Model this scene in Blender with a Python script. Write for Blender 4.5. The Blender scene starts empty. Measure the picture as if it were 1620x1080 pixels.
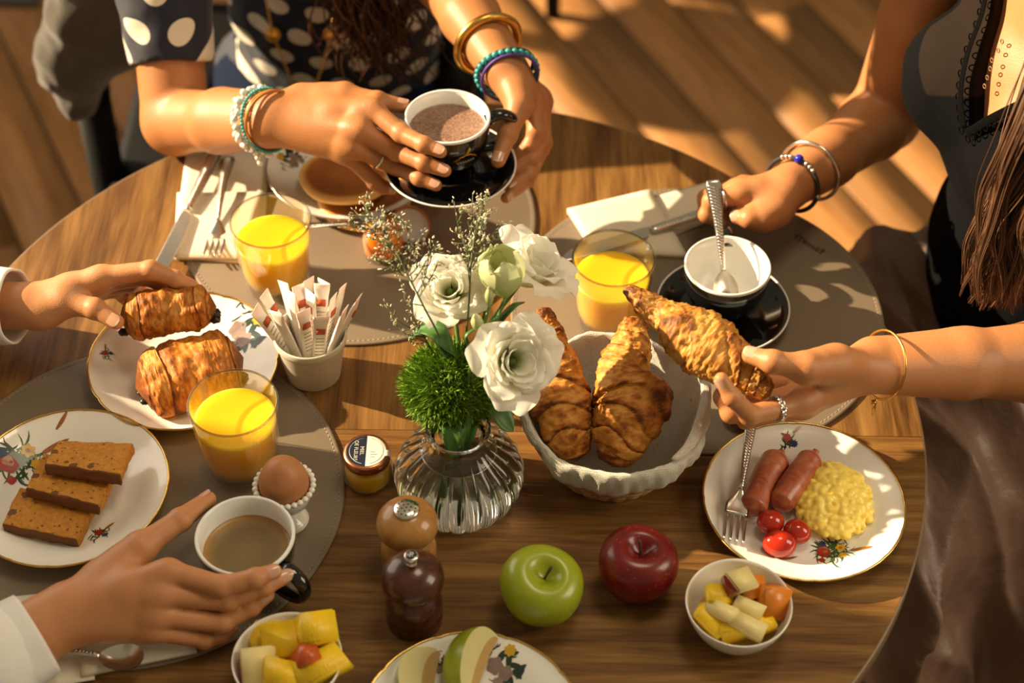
import bpy, math, random
import numpy as np
from mathutils import Vector, Matrix, noise as mnoise
PI = math.pi
scene = bpy.context.scene
COL = scene.collection
rng = np.random.default_rng(7)

# ------------------------------------------------------------------ camera
F_PX = 2743.4                       # focal length in pixels of the 1620 px wide frame
PITCH, ROLL = math.radians(46.2168), math.radians(0.7495)
CAM = np.array([0.086, -1.1101, 2.01])
TZ = 0.75                           # height of the table top
sp_, cp_ = math.sin(PITCH), math.cos(PITCH)
_R0, _U0, FWD = np.array([1., 0, 0]), np.array([0, sp_, cp_]), np.array([0, cp_, -sp_])
RIGHT = math.cos(ROLL) * _R0 + math.sin(ROLL) * _U0
UP = -math.sin(ROLL) * _R0 + math.cos(ROLL) * _U0
cd = bpy.data.cameras.new('camera')
cam = bpy.data.objects.new('camera', cd); COL.objects.link(cam)
cd.sensor_width = 36; cd.lens = F_PX / 1620 * 36; cd.clip_start = 0.05
cam.matrix_world = Matrix([[RIGHT[i], UP[i], -FWD[i], CAM[i]] for i in range(3)] + [[0, 0, 0, 1]])
cd.dof.use_dof = True; cd.dof.focus_distance = 1.60; cd.dof.aperture_fstop = 3.5; cd.dof.aperture_blades = 0
scene.camera = cam

# ------------------------------------------------------------------ light
world = bpy.data.worlds.new('world'); scene.world = world; world.use_nodes = True
bg = world.node_tree.nodes['Background']
bg.inputs[0].default_value = (1.0, 0.81, 0.50, 1); bg.inputs[1].default_value = 0.25
SUN_DIR = Vector((1.0, -0.24, -0.50)).normalized()          # the way the low sunlight travels
sl = bpy.data.lights.new('sun', 'SUN'); sl.energy = 13.0; sl.angle = math.radians(0.7); sl.color = (1.0, 0.78, 0.49); sl.cycles.is_caustics_light = True
so = bpy.data.objects.new('sun', sl); COL.objects.link(so)
so.rotation_euler = SUN_DIR.to_track_quat('-Z', 'Y').to_euler(); so.location = (-4, 1, 3)
def area(name, loc, target, sx, sy, power, color):
    l = bpy.data.lights.new(name, 'AREA'); l.shape = 'RECTANGLE'; l.size = sx; l.size_y = sy; l.energy = power; l.color = color
    o = bpy.data.objects.new(name, l); COL.objects.link(o); o.location = loc
    o.rotation_euler = (Vector(target) - Vector(loc)).to_track_quat('-Z', 'Y').to_euler()
    return o
area('assumed_window_fill', (-1.62, 1.15, 1.65), (0, 0.0, 0.75), 1.5, 1.5, 22, (1.0, 0.88, 0.72))  # added area light in the assumed left window, boosts the skylight
area('overhead_fill', (0.5, 0.2, 2.9), (0.1, -0.1, 0.75), 0.6, 0.6, 11, (1.0, 0.82, 0.55))  # added soft fill from above, not a fitting of the room
area('assumed_right_fill', (2.1, -0.35, 2.0), (0.3, -0.1, 0.7), 0.9, 1.2, 24, (1.0, 0.86, 0.62))  # added fill; source at right assumed from highlights, no window built there
scene.view_settings.view_transform = 'Standard'; scene.view_settings.look = 'None'
scene.view_settings.gamma = 1; scene.view_settings.use_curve_mapping = False
scene.view_settings.exposure = 0.0
scene.cycles.max_bounces = 28; scene.cycles.transparent_max_bounces = 24; scene.cycles.transmission_bounces = 24; scene.cycles.diffuse_bounces = 4; scene.cycles.glossy_bounces = 6
scene.cycles.sample_clamp_indirect = 4.0

# ------------------------------------------------------------------ helpers
def ray(u, v): return FWD + RIGHT * ((u - 810) / F_PX) + UP * ((540 - v) / F_PX)
def P(u, v, h=0.0):
    """Point seen at pixel (u, v) at height h metres above the table top."""
    d = ray(u, v); t = (TZ + h - CAM[2]) / d[2]
    return CAM + d * t
def nrm(a):
    a = np.asarray(a, float); return a / (np.linalg.norm(a) + 1e-12)
def cat(arrs): return np.concatenate([np.asarray(a, float).reshape(-1, 3) for a in arrs])

class G:
    """A bag of vertices and faces."""
    def __init__(s): s.v = []; s.f = []; s.mi = []; s.n = 0; s.col = []
    def add(s, v, f, mi=0, M=None, off=None, col=None):
        v = np.asarray(v, float).reshape(-1, 3)
        if M is not None: v = v @ np.asarray(M)[:3, :3].T + np.asarray(M)[:3, 3]
        if off is not None: v = v + np.asarray(off)
        s.v.append(v); b = s.n
        for q in f: s.f.append([int(i) + b for i in q]); s.mi.append(mi)
        s.col.append(np.full(len(v), 0.0) if col is None else np.asarray(col, float))
        s.n += len(v); return s
    def mesh(s, name, mats, off=None, smooth=True, attr=False):
        me = bpy.data.meshes.new(name)
        v = np.concatenate(s.v) if s.v else np.zeros((0, 3))
        if off is not None: v = v - np.asarray(off)
        if len(s.f) and all(len(q) == len(s.f[0]) for q in s.f[:50]) and len(set(map(len, s.f))) == 1:
            fast_mesh(me, v, np.array(s.f))
        else: me.from_pydata(v.tolist(), [], s.f)
        for m in (mats if isinstance(mats, (list, tuple)) else [mats]): me.materials.append(m)
        if any(s.mi): me.polygons.foreach_set('material_index', s.mi)
        if attr:
            a = me.attributes.new('crust', 'FLOAT', 'POINT'); a.data.foreach_set('value', np.concatenate(s.col).astype(np.float32))
        if smooth: me.polygons.foreach_set('use_smooth', [True] * len(me.polygons))
        me.update(); return me
def fast_mesh(me, v, f):
    n = f.shape[1]
    me.vertices.add(len(v)); me.vertices.foreach_set('co', v.astype(np.float32).ravel())
    me.loops.add(f.size); me.loops.foreach_set('vertex_index', f.ravel().astype(np.int32))
    me.polygons.add(len(f)); me.polygons.foreach_set('loop_start', np.arange(0, f.size, n, dtype=np.int32))
    try: me.polygons.foreach_set('loop_total', np.full(len(f), n, np.int32))
    except Exception: pass
    me.update(calc_edges=True)

def link(name, me, parent=None, loc=None, rot=None, kind=None, label=None):
    o = bpy.data.objects.new(name, me); COL.objects.link(o)
    if parent is not None: o.parent = parent
    if loc is not None: o.location = [float(x) for x in loc]
    if rot is not None: o.rotation_euler = rot
    if kind: o['kind'] = kind
    if label: o['label'] = label
    return o
def thing(name, label, category, loc=(0, 0, 0), rot=None, group=None, me=None):
    o = link(name, me, None, loc, rot); o['label'] = label; o['category'] = category
    if group: o['group'] = group
    return o
def structure(name, me=None, loc=None):
    return link(name, me, None, loc, kind='structure')
def part(name, g, mats, parent, off=None, smooth=True, loc=None, rot=None, kind=None, label=None, attr=False):
    """Part of a thing; vertices of g are in the parent's frame (or in the world, with off = the parent's location)."""
    me = g.mesh(name, mats, off, smooth, attr) if isinstance(g, G) else g
    return link(name, me, parent, loc, rot, kind, label)
def copy_tree(o, loc=None, rot=None, label=None, parent=None):
    c = o.copy(); COL.objects.link(c); c.parent = parent
    if loc is not None: c.location = [float(x) for x in loc]
    if rot is not None: c.rotation_euler = rot
    if label: c['label'] = label
    for ch in list(o.children): copy_tree(ch, parent=c)
    return c
def bevel(o, w=0.002, seg=2, angle=0.6):
    m = o.modifiers.new('bevel', 'BEVEL'); m.width = w; m.segments = seg; m.limit_method = 'ANGLE'; m.angle_limit = angle
    m.harden_normals = False
    return o

# shapes ------------------------------------------------------------
def box(x0, x1, y0, y1, z0, z1):
    v = [(x, y, z) for z in (z0, z1) for y in (y0, y1) for x in (x0, x1)]
    return v, [(0, 2, 3, 1), (4, 5, 7, 6), (0, 1, 5, 4), (2, 6, 7, 3), (0, 4, 6, 2), (1, 3, 7, 5)]
def lathe(prof, n=64, rf=None, ends=True, zf=None):
    """prof: list of (r, z) swept round z; rf(angle, r, z, k) can change the radius."""
    pr = np.array(prof, float); m = len(pr); a = np.arange(n) * 2 * PI / n
    v = np.zeros((m, n, 3))
    for k, (r, z) in enumerate(pr):
        rr = np.full(n, r) if rf is None else rf(a, r, z, k)
        v[k, :, 0] = rr * np.cos(a); v[k, :, 1] = rr * np.sin(a); v[k, :, 2] = z if zf is None else zf(a, r, z, k)
    f = []
    for k in range(m - 1):
        for j in range(n):
            j2 = (j + 1) % n
            f.append((k * n + j, k * n + j2, (k + 1) * n + j2, (k + 1) * n + j))
    if ends:
        f.append(tuple(range(n - 1, -1, -1))); f.append(tuple((m - 1) * n + j for j in range(n)))
    return v.reshape(-1, 3), f
def frames(p):
    p = np.asarray(p, float); t = np.gradient(p, axis=0); t /= np.linalg.norm(t, axis=1)[:, None] + 1e-12
    up = np.array([0, 0, 1.]) if abs(t[0][2]) < 0.9 else np.array([1., 0, 0])
    n = nrm(up - t[0] * (up @ t[0])); N = [n]
    for i in range(1, len(p)):
        n = N[-1] - t[i] * (N[-1] @ t[i]); N.append(nrm(n))
    N = np.array(N); return t, N, np.cross(t, N)
def tube(p, r, n=8, flat=1.0, cap=True, closed=False):
    p = np.asarray(p, float); m = len(p); r = np.broadcast_to(np.asarray(r, float), (m,))
    t, N, B = frames(p); a = np.arange(n) * 2 * PI / n
    if closed:
        pp = np.vstack([p[-1:], p, p[:1]]); t = (pp[2:] - pp[:-2]); t /= np.linalg.norm(t, axis=1)[:, None]
        c = p.mean(0); N = p - c; N -= t * (N * t).sum(1)[:, None]; N /= np.linalg.norm(N, axis=1)[:, None]; B = np.cross(t, N)
    v = p[:, None] + (N[:, None] * np.cos(a)[None, :, None] * flat + B[:, None] * np.sin(a)[None, :, None]) * r[:, None, None]
    f = []
    for k in range(m if closed else m - 1):
        k2 = (k + 1) % m
        for j in range(n):
            j2 = (j + 1) % n; f.append((k * n + j, k * n + j2, k2 * n + j2, k2 * n + j))
    if cap and not closed:
        f.append(tuple(range(n - 1, -1, -1))); f.append(tuple((m - 1) * n + j for j in range(n)))
    return v.reshape(-1, 3), f
def spline(pts, n=24, closed=False):
    """Catmull-Rom through pts (k-dimensional)."""
    p = np.asarray(pts, float); m = len(p); out = []
    if closed: q = np.vstack([p[-1], p, p[0], p[1]]); segs = m
    else: q = np.vstack([2 * p[0] - p[1], p, 2 * p[-1] - p[-2]]); segs = m - 1
    for s in np.linspace(0, segs, n, endpoint=not closed):
        i = min(int(s), segs - 1); t = s - i; a, b, c, d = q[i:i + 4]
        out.append(0.5 * (2 * b + (c - a) * t + (2 * a - 5 * b + 4 * c - d) * t * t + (3 * b - a - 3 * c + d) * t ** 3))
    return np.array(out)
def ellipsoid(c, r, n=12, m=8, R=None):
    v = [(0, 0, -1)]
    for i in range(1, m):
        ph = -PI / 2 + PI * i / m
        for j in range(n): v.append((math.cos(ph) * math.cos(2 * PI * j / n), math.cos(ph) * math.sin(2 * PI * j / n), math.sin(ph)))
    v.append((0, 0, 1)); f = []
    for j in range(n):
        f.append((0, 1 + (j + 1) % n, 1 + j)); f.append((len(v) - 1, len(v) - 1 - n + j, len(v) - 1 - n + (j + 1) % n))
    for i in range(m - 2):
        for j in range(n):
            a = 1 + i * n + j; b = 1 + i * n + (j + 1) % n; f.append((a, b, b + n, a + n))
    v = np.array(v) * np.asarray(r)
    if R is not None: v = v @ np.asarray(R).T
    return v + np.asarray(c), f
def outline_prism(pts, z0, z1):
    n = len(pts); v = [(x, y, z0) for x, y in pts] + [(x, y, z1) for x, y in pts]
    return v, [tuple(range(n - 1, -1, -1)), tuple(range(n, 2 * n))] + [(i, (i + 1) % n, n + (i + 1) % n, n + i) for i in range(n)]
def basis(zdir, xhint=(1, 0, 0)):
    z = nrm(zdir); x = np.asarray(xhint, float); x = x - z * (x @ z)
    if np.linalg.norm(x) < 1e-6: x = np.array([0, 1, 0]) - z * z[1]
    x = nrm(x); return np.stack([x, np.cross(z, x), z], 1)
def grid_faces(m, n, wrap=False):
    return [(i * n + j, i * n + (j + 1) % n, (i + 1) * n + (j + 1) % n, (i + 1) * n + j) for i in range(m - 1) for j in range(n if wrap else n - 1)]
def fbm(p, s, o=3):
    return np.array([mnoise.fractal(Vector(q) * s, 0.6, 2.0, o) for q in np.asarray(p)])

# signed distance meshing -------------------------------------------
def smin(a, b, k):
    h = np.clip(0.5 + 0.5 * (b - a) / k, 0, 1); return b * (1 - h) + a * h - k * h * (1 - h)
class SDF:
    def __init__(s, lo, hi, vox):
        s.lo = np.asarray(lo, float); s.h = vox; s.dim = np.ceil((np.asarray(hi) - s.lo) / vox).astype(int) + 1
        s.ax = [s.lo[i] + vox * np.arange(s.dim[i]) for i in range(3)]
    def new(s): return np.full(s.dim, 0.5, np.float32)
    def cone(s, D, a, b, ra, rb, k, pad=0.0):
        """smooth union of a cone with round ends into D"""
        a = np.asarray(a, float); b = np.asarray(b, float); m = max(ra, rb) + k * 1.2 + 3 * s.h + pad
        sl = []
        for i in range(3):
            i0 = int((min(a[i], b[i]) - m - s.lo[i]) / s.h); i1 = int((max(a[i], b[i]) + m - s.lo[i]) / s.h) + 2
            i0 = max(0, i0); i1 = min(s.dim[i], i1)
            if i1 <= i0: return D
            sl.append(slice(i0, i1))
        X, Y, Z = (s.ax[i][sl[i]].astype(np.float32) for i in range(3))
        px = (X - a[0])[:, None, None]; py = (Y - a[1])[None, :, None]; pz = (Z - a[2])[None, None, :]
        ba = b - a; L2 = float(ba @ ba) + 1e-12
        t = np.clip((px * ba[0] + py * ba[1] + pz * ba[2]) / L2, 0, 1)
        d = np.sqrt((px - t * ba[0]) ** 2 + (py - t * ba[1]) ** 2 + (pz - t * ba[2]) ** 2) - (ra + (rb - ra) * t)
        sl = tuple(sl)
        D[sl] = smin(D[sl], d, k) if k > 0 else np.minimum(D[sl], d)
        return D
    def ell(s, D, c, r, k, R=None):
        c = np.asarray(c, float); r = np.asarray(r, float); m = r.max() + k + 3 * s.h; sl = []
        for i in range(3):
            i0 = max(0, int((c[i] - m - s.lo[i]) / s.h)); i1 = min(s.dim[i], int((c[i] + m - s.lo[i]) / s.h) + 2)
            if i1 <= i0: return D
            sl.append(slice(i0, i1))
        sl = tuple(sl)
        p = np.stack(np.meshgrid(*(s.ax[i][sl[i]] - c[i] for i in range(3)), indexing='ij'), -1)
        if R is not None: p = p @ np.asarray(R)
        k0 = np.linalg.norm(p / r, axis=-1); k1 = np.linalg.norm(p / (r * r), axis=-1)
        d = (k0 * (k0 - 1) / (k1 + 1e-9)).astype(np.float32)
        D[sl] = smin(D[sl], d, k) if k > 0 else np.minimum(D[sl], d)
        return D
    def grid(s): return np.meshgrid(*s.ax, indexing='ij')
    def mesh(s, D):
        S = D < 0; nx, ny, nz = D.shape
        cnt = np.zeros((nx - 1, ny - 1, nz - 1), np.int8)
        for i in (0, 1):
            for j in (0, 1):
                for k in (0, 1): cnt += S[i:nx - 1 + i, j:ny - 1 + j, k:nz - 1 + k]
        act = (cnt > 0) & (cnt < 8); I = np.argwhere(act); idx = np.full(act.shape, -1, np.int64); idx[act] = np.arange(len(I))
        acc = np.zeros((len(I), 3)); w = np.zeros(len(I))
        cs = [(i, j, k) for i in (0, 1) for j in (0, 1) for k in (0, 1)]
        for a in cs:
            for ax in range(3):
                if a[ax]: continue
                b = list(a); b[ax] = 1
                da = D[I[:, 0] + a[0], I[:, 1] + a[1], I[:, 2] + a[2]]; db = D[I[:, 0] + b[0], I[:, 1] + b[1], I[:, 2] + b[2]]
                c = (da < 0) != (db < 0); t = np.where(c, da / np.where(c, da - db, 1), 0)
                q = np.tile(np.array(a, float), (len(I), 1)); q[:, ax] += t
                acc[c] += q[c]; w[c] += 1
        V = s.lo + (I + acc / w[:, None]) * s.h
        Fs = []
        for ax in range(3):
            sa = [slice(None)] * 3; sb = [slice(None)] * 3; sa[ax] = slice(0, -1); sb[ax] = slice(1, None)
            A = S[tuple(sa)]; B = S[tuple(sb)]; E = np.argwhere(A != B); fl = A[E[:, 0], E[:, 1], E[:, 2]]
            o1, o2 = [(1, 2), (2, 0), (0, 1)][ax]
            ok = (E[:, o1] > 0) & (E[:, o2] > 0) & (E[:, o1] < D.shape[o1] - 1) & (E[:, o2] < D.shape[o2] - 1); E = E[ok]; fl = fl[ok]
            def cell(d1, d2):
                q = E.copy(); q[:, o1] -= d1; q[:, o2] -= d2; return idx[q[:, 0], q[:, 1], q[:, 2]]
            q = np.stack([cell(1, 1), cell(0, 1), cell(0, 0), cell(1, 0)], 1)
            q[~fl] = q[~fl][:, ::-1]; Fs.append(q)
        Fq = np.concatenate(Fs); Fq = Fq[(Fq >= 0).all(1)]
        return V, Fq
def np_mesh(name, V, Fq, mats, off=None, smooth=True):
    me = bpy.data.meshes.new(name); V = np.asarray(V, float)
    if off is not None: V = V - np.asarray(off)
    fast_mesh(me, V, np.asarray(Fq))
    for m in (mats if isinstance(mats, (list, tuple)) else [mats]): me.materials.append(m)
    if smooth: me.polygons.foreach_set('use_smooth', [True] * len(me.polygons))
    return me

# materials ---------------------------------------------------------
class NT:
    def __init__(s, name):
        s.mat = bpy.data.materials.new(name); s.mat.use_nodes = True; s.t = s.mat.node_tree
        s.b = s.t.nodes['Principled BSDF']; s.out = s.t.nodes['Material Output']
        s.tc = s.t.nodes.new('ShaderNodeTexCoord')
    def set(s, sock, val):
        if hasattr(val, 'is_linked'): s.t.links.new(val, sock)
        elif isinstance(val, (tuple, list)) and len(val) == 3 and sock.type == 'RGBA': sock.default_value = (*val, 1)
        else: sock.default_value = val
    def n(s, typ, ins=None, out=0, **kw):
        nd = s.t.nodes.new('ShaderNode' + typ)
        for k, v in kw.items(): setattr(nd, k, v)
        for k, v in (ins or {}).items(): s.set(nd.inputs[k], v)
        return nd.outputs[out]
    def m(s, op, a, b=0.0, c=0.0): return s.n('Math', {0: a, 1: b, 2: c}, operation=op)
    def map(s, vec, scale=(1, 1, 1), loc=(0, 0, 0), rot=(0, 0, 0)): return s.n('Mapping', {'Vector': vec, 'Scale': scale, 'Location': loc, 'Rotation': rot})
    def noise(s, vec=None, scale=5, detail=4, rough=0.6, dist=0.0):
        return s.n('TexNoise', {'Vector': vec if vec is not None else s.tc.outputs['Object'], 'Scale': scale, 'Detail': detail, 'Roughness': rough, 'Distortion': dist})
    def ramp(s, fac, stops):
        nd = s.t.nodes.new('ShaderNodeValToRGB'); s.t.links.new(fac, nd.inputs[0]); e = nd.color_ramp.elements
        while len(e) < len(stops): e.new(0.5)
        for i, (p, c) in enumerate(stops):
            e[i].position = p; e[i].color = (*c, 1) if len(c) == 3 else c
        return nd.outputs[0]
    def mix(s, fac, a, b, blend='MIX'):
        nd = s.t.nodes.new('ShaderNodeMix'); nd.data_type = 'RGBA'; nd.blend_type = blend
        s.set(nd.inputs[0], fac); s.set(nd.inputs[6], a); s.set(nd.inputs[7], b); return nd.outputs[2]
    def bump(s, h, strength=0.3, dist=0.002):
        s.t.links.new(s.n('Bump', {'Height': h, 'Strength': strength, 'Distance': dist}), s.b.inputs['Normal'])
    def p(s, **kw):
        for k, v in kw.items(): s.set(s.b.inputs[k.replace('_', ' ')], v)
        return s
def simple(name, color, rough=0.5, var=0.12, scale=20, bump=0.0, bscale=200, **kw):
    """Principled with a faint mottle of its own colour."""
    s = NT(name); c2 = tuple(max(0, c * (1 - var)) for c in color)
    s.p(Base_Color=s.mix(s.noise(scale=scale), c2, color), Roughness=rough, **kw)
    if bump: s.bump(s.noise(scale=bscale, detail=3), bump, 0.001)
    return s.mat
def attr_node(s, name): 
    nd = s.t.nodes.new('ShaderNodeAttribute'); nd.attribute_name = name; return nd.outputs['Fac']
# ================================================================== setting
def wood_mat(name, stops, scale, axis=0, rough=0.45, per_object=0.0, knots=True, gap=None):
    s = NT(name); v = s.tc.outputs['Object']
    st = [1.0, 1.0, 1.0]; st[axis] = 0.09
    off = s.n('ObjectInfo', out='Random'); sh = s.n('CombineXYZ', {0: s.m('MULTIPLY', off, 13.7), 1: s.m('MULTIPLY', off, 7.1), 2: 0.0})
    v = s.n('VectorMath', {0: v, 1: sh}, operation='ADD')
    warp = s.noise(s.map(v, tuple(x * 1.2 for x in st)), 6, 2)
    v2 = s.n('VectorMath', {0: s.map(v, tuple(st)), 1: s.n('VectorMath', {0: warp, 1: (0.012, 0.012, 0.012)}, operation='MULTIPLY')}, operation='ADD')
    rings = s.noise(v2, scale, 3, 0.62, 0.4)
    fine = s.noise(s.map(v, tuple(8 * x * (1 if i != axis else 0.35) for i, x in enumerate(st))), scale * 1.3, 3, 0.7)
    f = s.m('ADD', s.m('MULTIPLY', rings, 0.72), s.m('MULTIPLY', fine, 0.28))
    c = s.ramp(f, stops)
    if per_object:
        k = s.m('ADD', s.m('MULTIPLY', off, per_object), 1 - per_object / 2)
        c = s.mix(1.0, c, s.n('CombineColor', {0: k, 1: k, 2: k}), 'MULTIPLY')
    s.p(Base_Color=c, Roughness=s.m('ADD', rough, s.m('MULTIPLY', fine, 0.15)), Specular_IOR_Level=0.28)
    s.bump(fine, 0.25, 0.0006)
    return s.mat
OAK = [(0.32, (0.055, 0.021, 0.004)), (0.46, (0.140, 0.062, 0.014)), (0.58, (0.225, 0.110, 0.028)), (0.75, (0.33, 0.175, 0.052))]
m_top_x = wood_mat('oak_top_lengthwise', OAK, 52, 0)
m_top_y = wood_mat('oak_top_crosswise', OAK, 52, 1)
m_edge = simple('oak_edge', (0.24, 0.15, 0.085), 0.4, 0.4, 40)
m_floor = wood_mat('floor_oak', [(0.25, (0.165, 0.070, 0.020)), (0.5, (0.285, 0.130, 0.040)), (0.75, (0.39, 0.195, 0.068))], 60, 0, 0.5, 0.22)
m_gap = simple('floor_joint', (0.03, 0.018, 0.01), 0.9)
m_black = simple('black_metal', (0.012, 0.011, 0.010), 0.45)
m_wall = simple('plaster', (0.62, 0.54, 0.45), 0.85, 0.06, 6)
m_frame = simple('window_paint', (0.10, 0.08, 0.065), 0.5)

# floor of oak planks, each its own board
g = G(); g.add(*box(-4, 4, -3.5, 5, -0.06, -0.004)); floor = structure('floor', g.mesh('floor', m_gap, smooth=False))
PW, PDIR = 0.122, nrm([0.45, -0.893, 0]); PNR = np.array([-PDIR[1], PDIR[0], 0])
PANG = math.atan2(PDIR[1], PDIR[0]); pg = {}
for i in range(-9, 17):
    d0 = 1.258 + PW * (i - 11) ; L = 1.9
    off = (i * 0.73) % L
    for j in range(-3, 2):
        c = PNR * (d0 + PW / 2) + PDIR * (j * L + off + L / 2 + 0.2)
        if not (-1.9 < c[0] < 2.1 and -1.3 < c[1] < 3.2): continue
        if 'm' not in pg:
            q = G(); q.add(*box(-L / 2 + .0015, L / 2 - .0015, -PW / 2 + .0028, PW / 2 - .0028, -0.006, 0)); pg['m'] = q.mesh('plank', m_floor, smooth=False)
        o = link('plank', pg['m'], floor, (c[0], c[1], 0), (0, 0, PANG))
# unseen wall with an assumed window the sunlight comes through (left of the picture)
wy0, wy1, wz0, wz1, wx = 0.255, 2.35, 0.62, 2.75, -1.75
for a, b, c, d in ((-3.5, wy0, 0, 3.0), (wy1, 5, 0, 3.0), (wy0, wy1, 0, wz0), (wy0, wy1, wz1, 3.0)):
    pass
g = G()
for a, b, c, d in ((-3.5, wy0, 0, 3.0), (wy1, 5, 0, 3.0), (wy0, wy1, 0, wz0), (wy0, wy1, wz1, 3.0)): g.add(*box(wx - .12, wx, a, b, c, d))
structure('wall_left', g.mesh('wall_left', m_wall, smooth=False))
win = structure('assumed_window')
for nm, bx in (('sill', (wx - .10, wx + .04, wy0, wy1, wz0, wz0 + .03)), ('jamb', (wx - .09, wx - .04, wy0, wy0 + .05, wz0 + .03, wz1)), ('jamb', (wx - .09, wx - .04, wy1 - .05, wy1, wz0 + .03, wz1)),
               ('mullion', (wx - .09, wx - .05, 1.56, 1.60, wz0 + .03, wz1)), ('lintel', (wx - .09, wx - .04, wy0 + .05, wy1 - .05, wz1 - .05, wz1))):
    q = G(); q.add(*box(*bx)); part(nm, q, m_frame, win, smooth=False)

# table ------------------------------------------------------------
TR = 0.4833
table_parts = []
table = thing('dining_table', 'round brown oak table laid for breakfast', 'table', (0, 0, 0))
def half_disc(y0, sgn, R, z0, z1, n=96):
    a0 = math.asin(y0 / R); a = np.linspace(a0, PI - a0, n) if sgn > 0 else np.linspace(PI - a0, 2 * PI + a0, n)
    pts = [(R * math.cos(t), R * math.sin(t)) for t in a]; return outline_prism(pts, z0, z1)
SY = -0.022
q = G(); q.add(*half_disc(SY + .0003, 1, TR - .0025, TZ - .024, TZ)); part('tabletop_panel', q, m_top_y, table, smooth=False)
q = G(); q.add(*half_disc(SY - .0003, -1, TR - .0025, TZ - .024, TZ)); part('tabletop_panel', q, m_top_x, table, smooth=False)
q = G(); q.add(*lathe([(TR - .0026, TZ - .025), (TR, TZ - .023), (TR, TZ - .0012), (TR - .0008, TZ - .0002), (TR - .0024, TZ - .0002)], 160, ends=False)); part('edge_band', q, m_edge, table)
q = G(); q.add(*lathe([(0.05, 0.03), (0.042, 0.06), (0.042, TZ - .05), (0.12, TZ - .04), (0.16, TZ - .0245)], 40)); part('column', q, m_black, table)
q = G(); q.add(*lathe([(0.30, 0.0), (0.30, 0.012), (0.28, 0.02), (0.06, 0.032)], 64)); part('base', q, m_black, table)

# placemats ---------------------------------------------------------
def mat_mat():
    s = NT('taupe_leather'); s.p(Base_Color=s.mix(s.noise(scale=9), (0.165, 0.121, 0.078), (0.215, 0.162, 0.109)), Roughness=0.62)
    s.bump(s.noise(scale=500, detail=2), 0.25, 0.0006); return s.mat
m_mat = mat_mat(); m_thread = simple('mat_thread', (0.36, 0.29, 0.22), 0.7)
MATS = [(-0.2575, -0.1072), (0.2744, 0.1415), (-0.0802, 0.278)]
MZ = 0.003; mat0 = None
for (x, y), lab in zip(MATS, ('round taupe leather placemat under the toast plate and coffee cup at lower left',
                              'round taupe leather placemat at the right with a small dark logo',
                              'round taupe leather placemat at the back under the pancake plate and jam jar')):
    if mat0 is None:
        o = mat0 = thing('placemat', lab, 'placemat', (x, y, TZ), group='round placemats on the table')
        R = 0.1906
        q = G(); q.add(*lathe([(0.0, 0.0003), (R - .001, 0.0003), (R, 0.001), (R, 0.002), (R - .0012, MZ), (R - .004, MZ), (R - .0052, MZ - .0003), (R - .0064, MZ), (0.002, MZ)], 160, ends=False)); part('leather_disc', q, m_mat, o)
        q = G()
        for k in range(230):
            a = 2 * PI * k / 230; M = Matrix.Rotation(a, 4, 'Z')
            q.add(*box(R - .0056, R - .0048, -.0016, .0016, MZ - .0002, MZ + .0002), M=M)
        part('stitching', q, m_thread, o, smooth=False, kind='stuff')
    else: o = copy_tree(mat0, (x, y, TZ), None, lab)
    if x > 0.2: matR = o
m_ink = simple('dark_ink', (0.03, 0.018, 0.012), 0.7)
# the small dark script mark stamped on the right mat
q = G(); a, b = P(1256, 373, MZ), P(1303, 400, MZ); d = b - a; L = np.linalg.norm(d); d /= L; nn = np.array([-d[1], d[0], 0])
t = np.linspace(0, 1, 90); base = matR.location
pts = [a + d * (L * s + 0.0015 * math.sin(s * 44)) + nn * (0.0026 * math.sin(s * 50 + 1) * (1.0 + 0.5 * math.sin(9 * s)) + 0.0012) + np.array([0, 0, 0.0002]) for s in t]
q.add(*tube(np.array(pts) - np.array(base), 0.0006, 5, 0.5))
q.add(*tube(np.array([a - nn * .002 + d * L * .3, a - nn * .0035 + d * L]) + np.array([0, 0, .0002]) - np.array(base), 0.0004, 5, 0.5))
part('stamped_logo', q, m_ink, matR)

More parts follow.
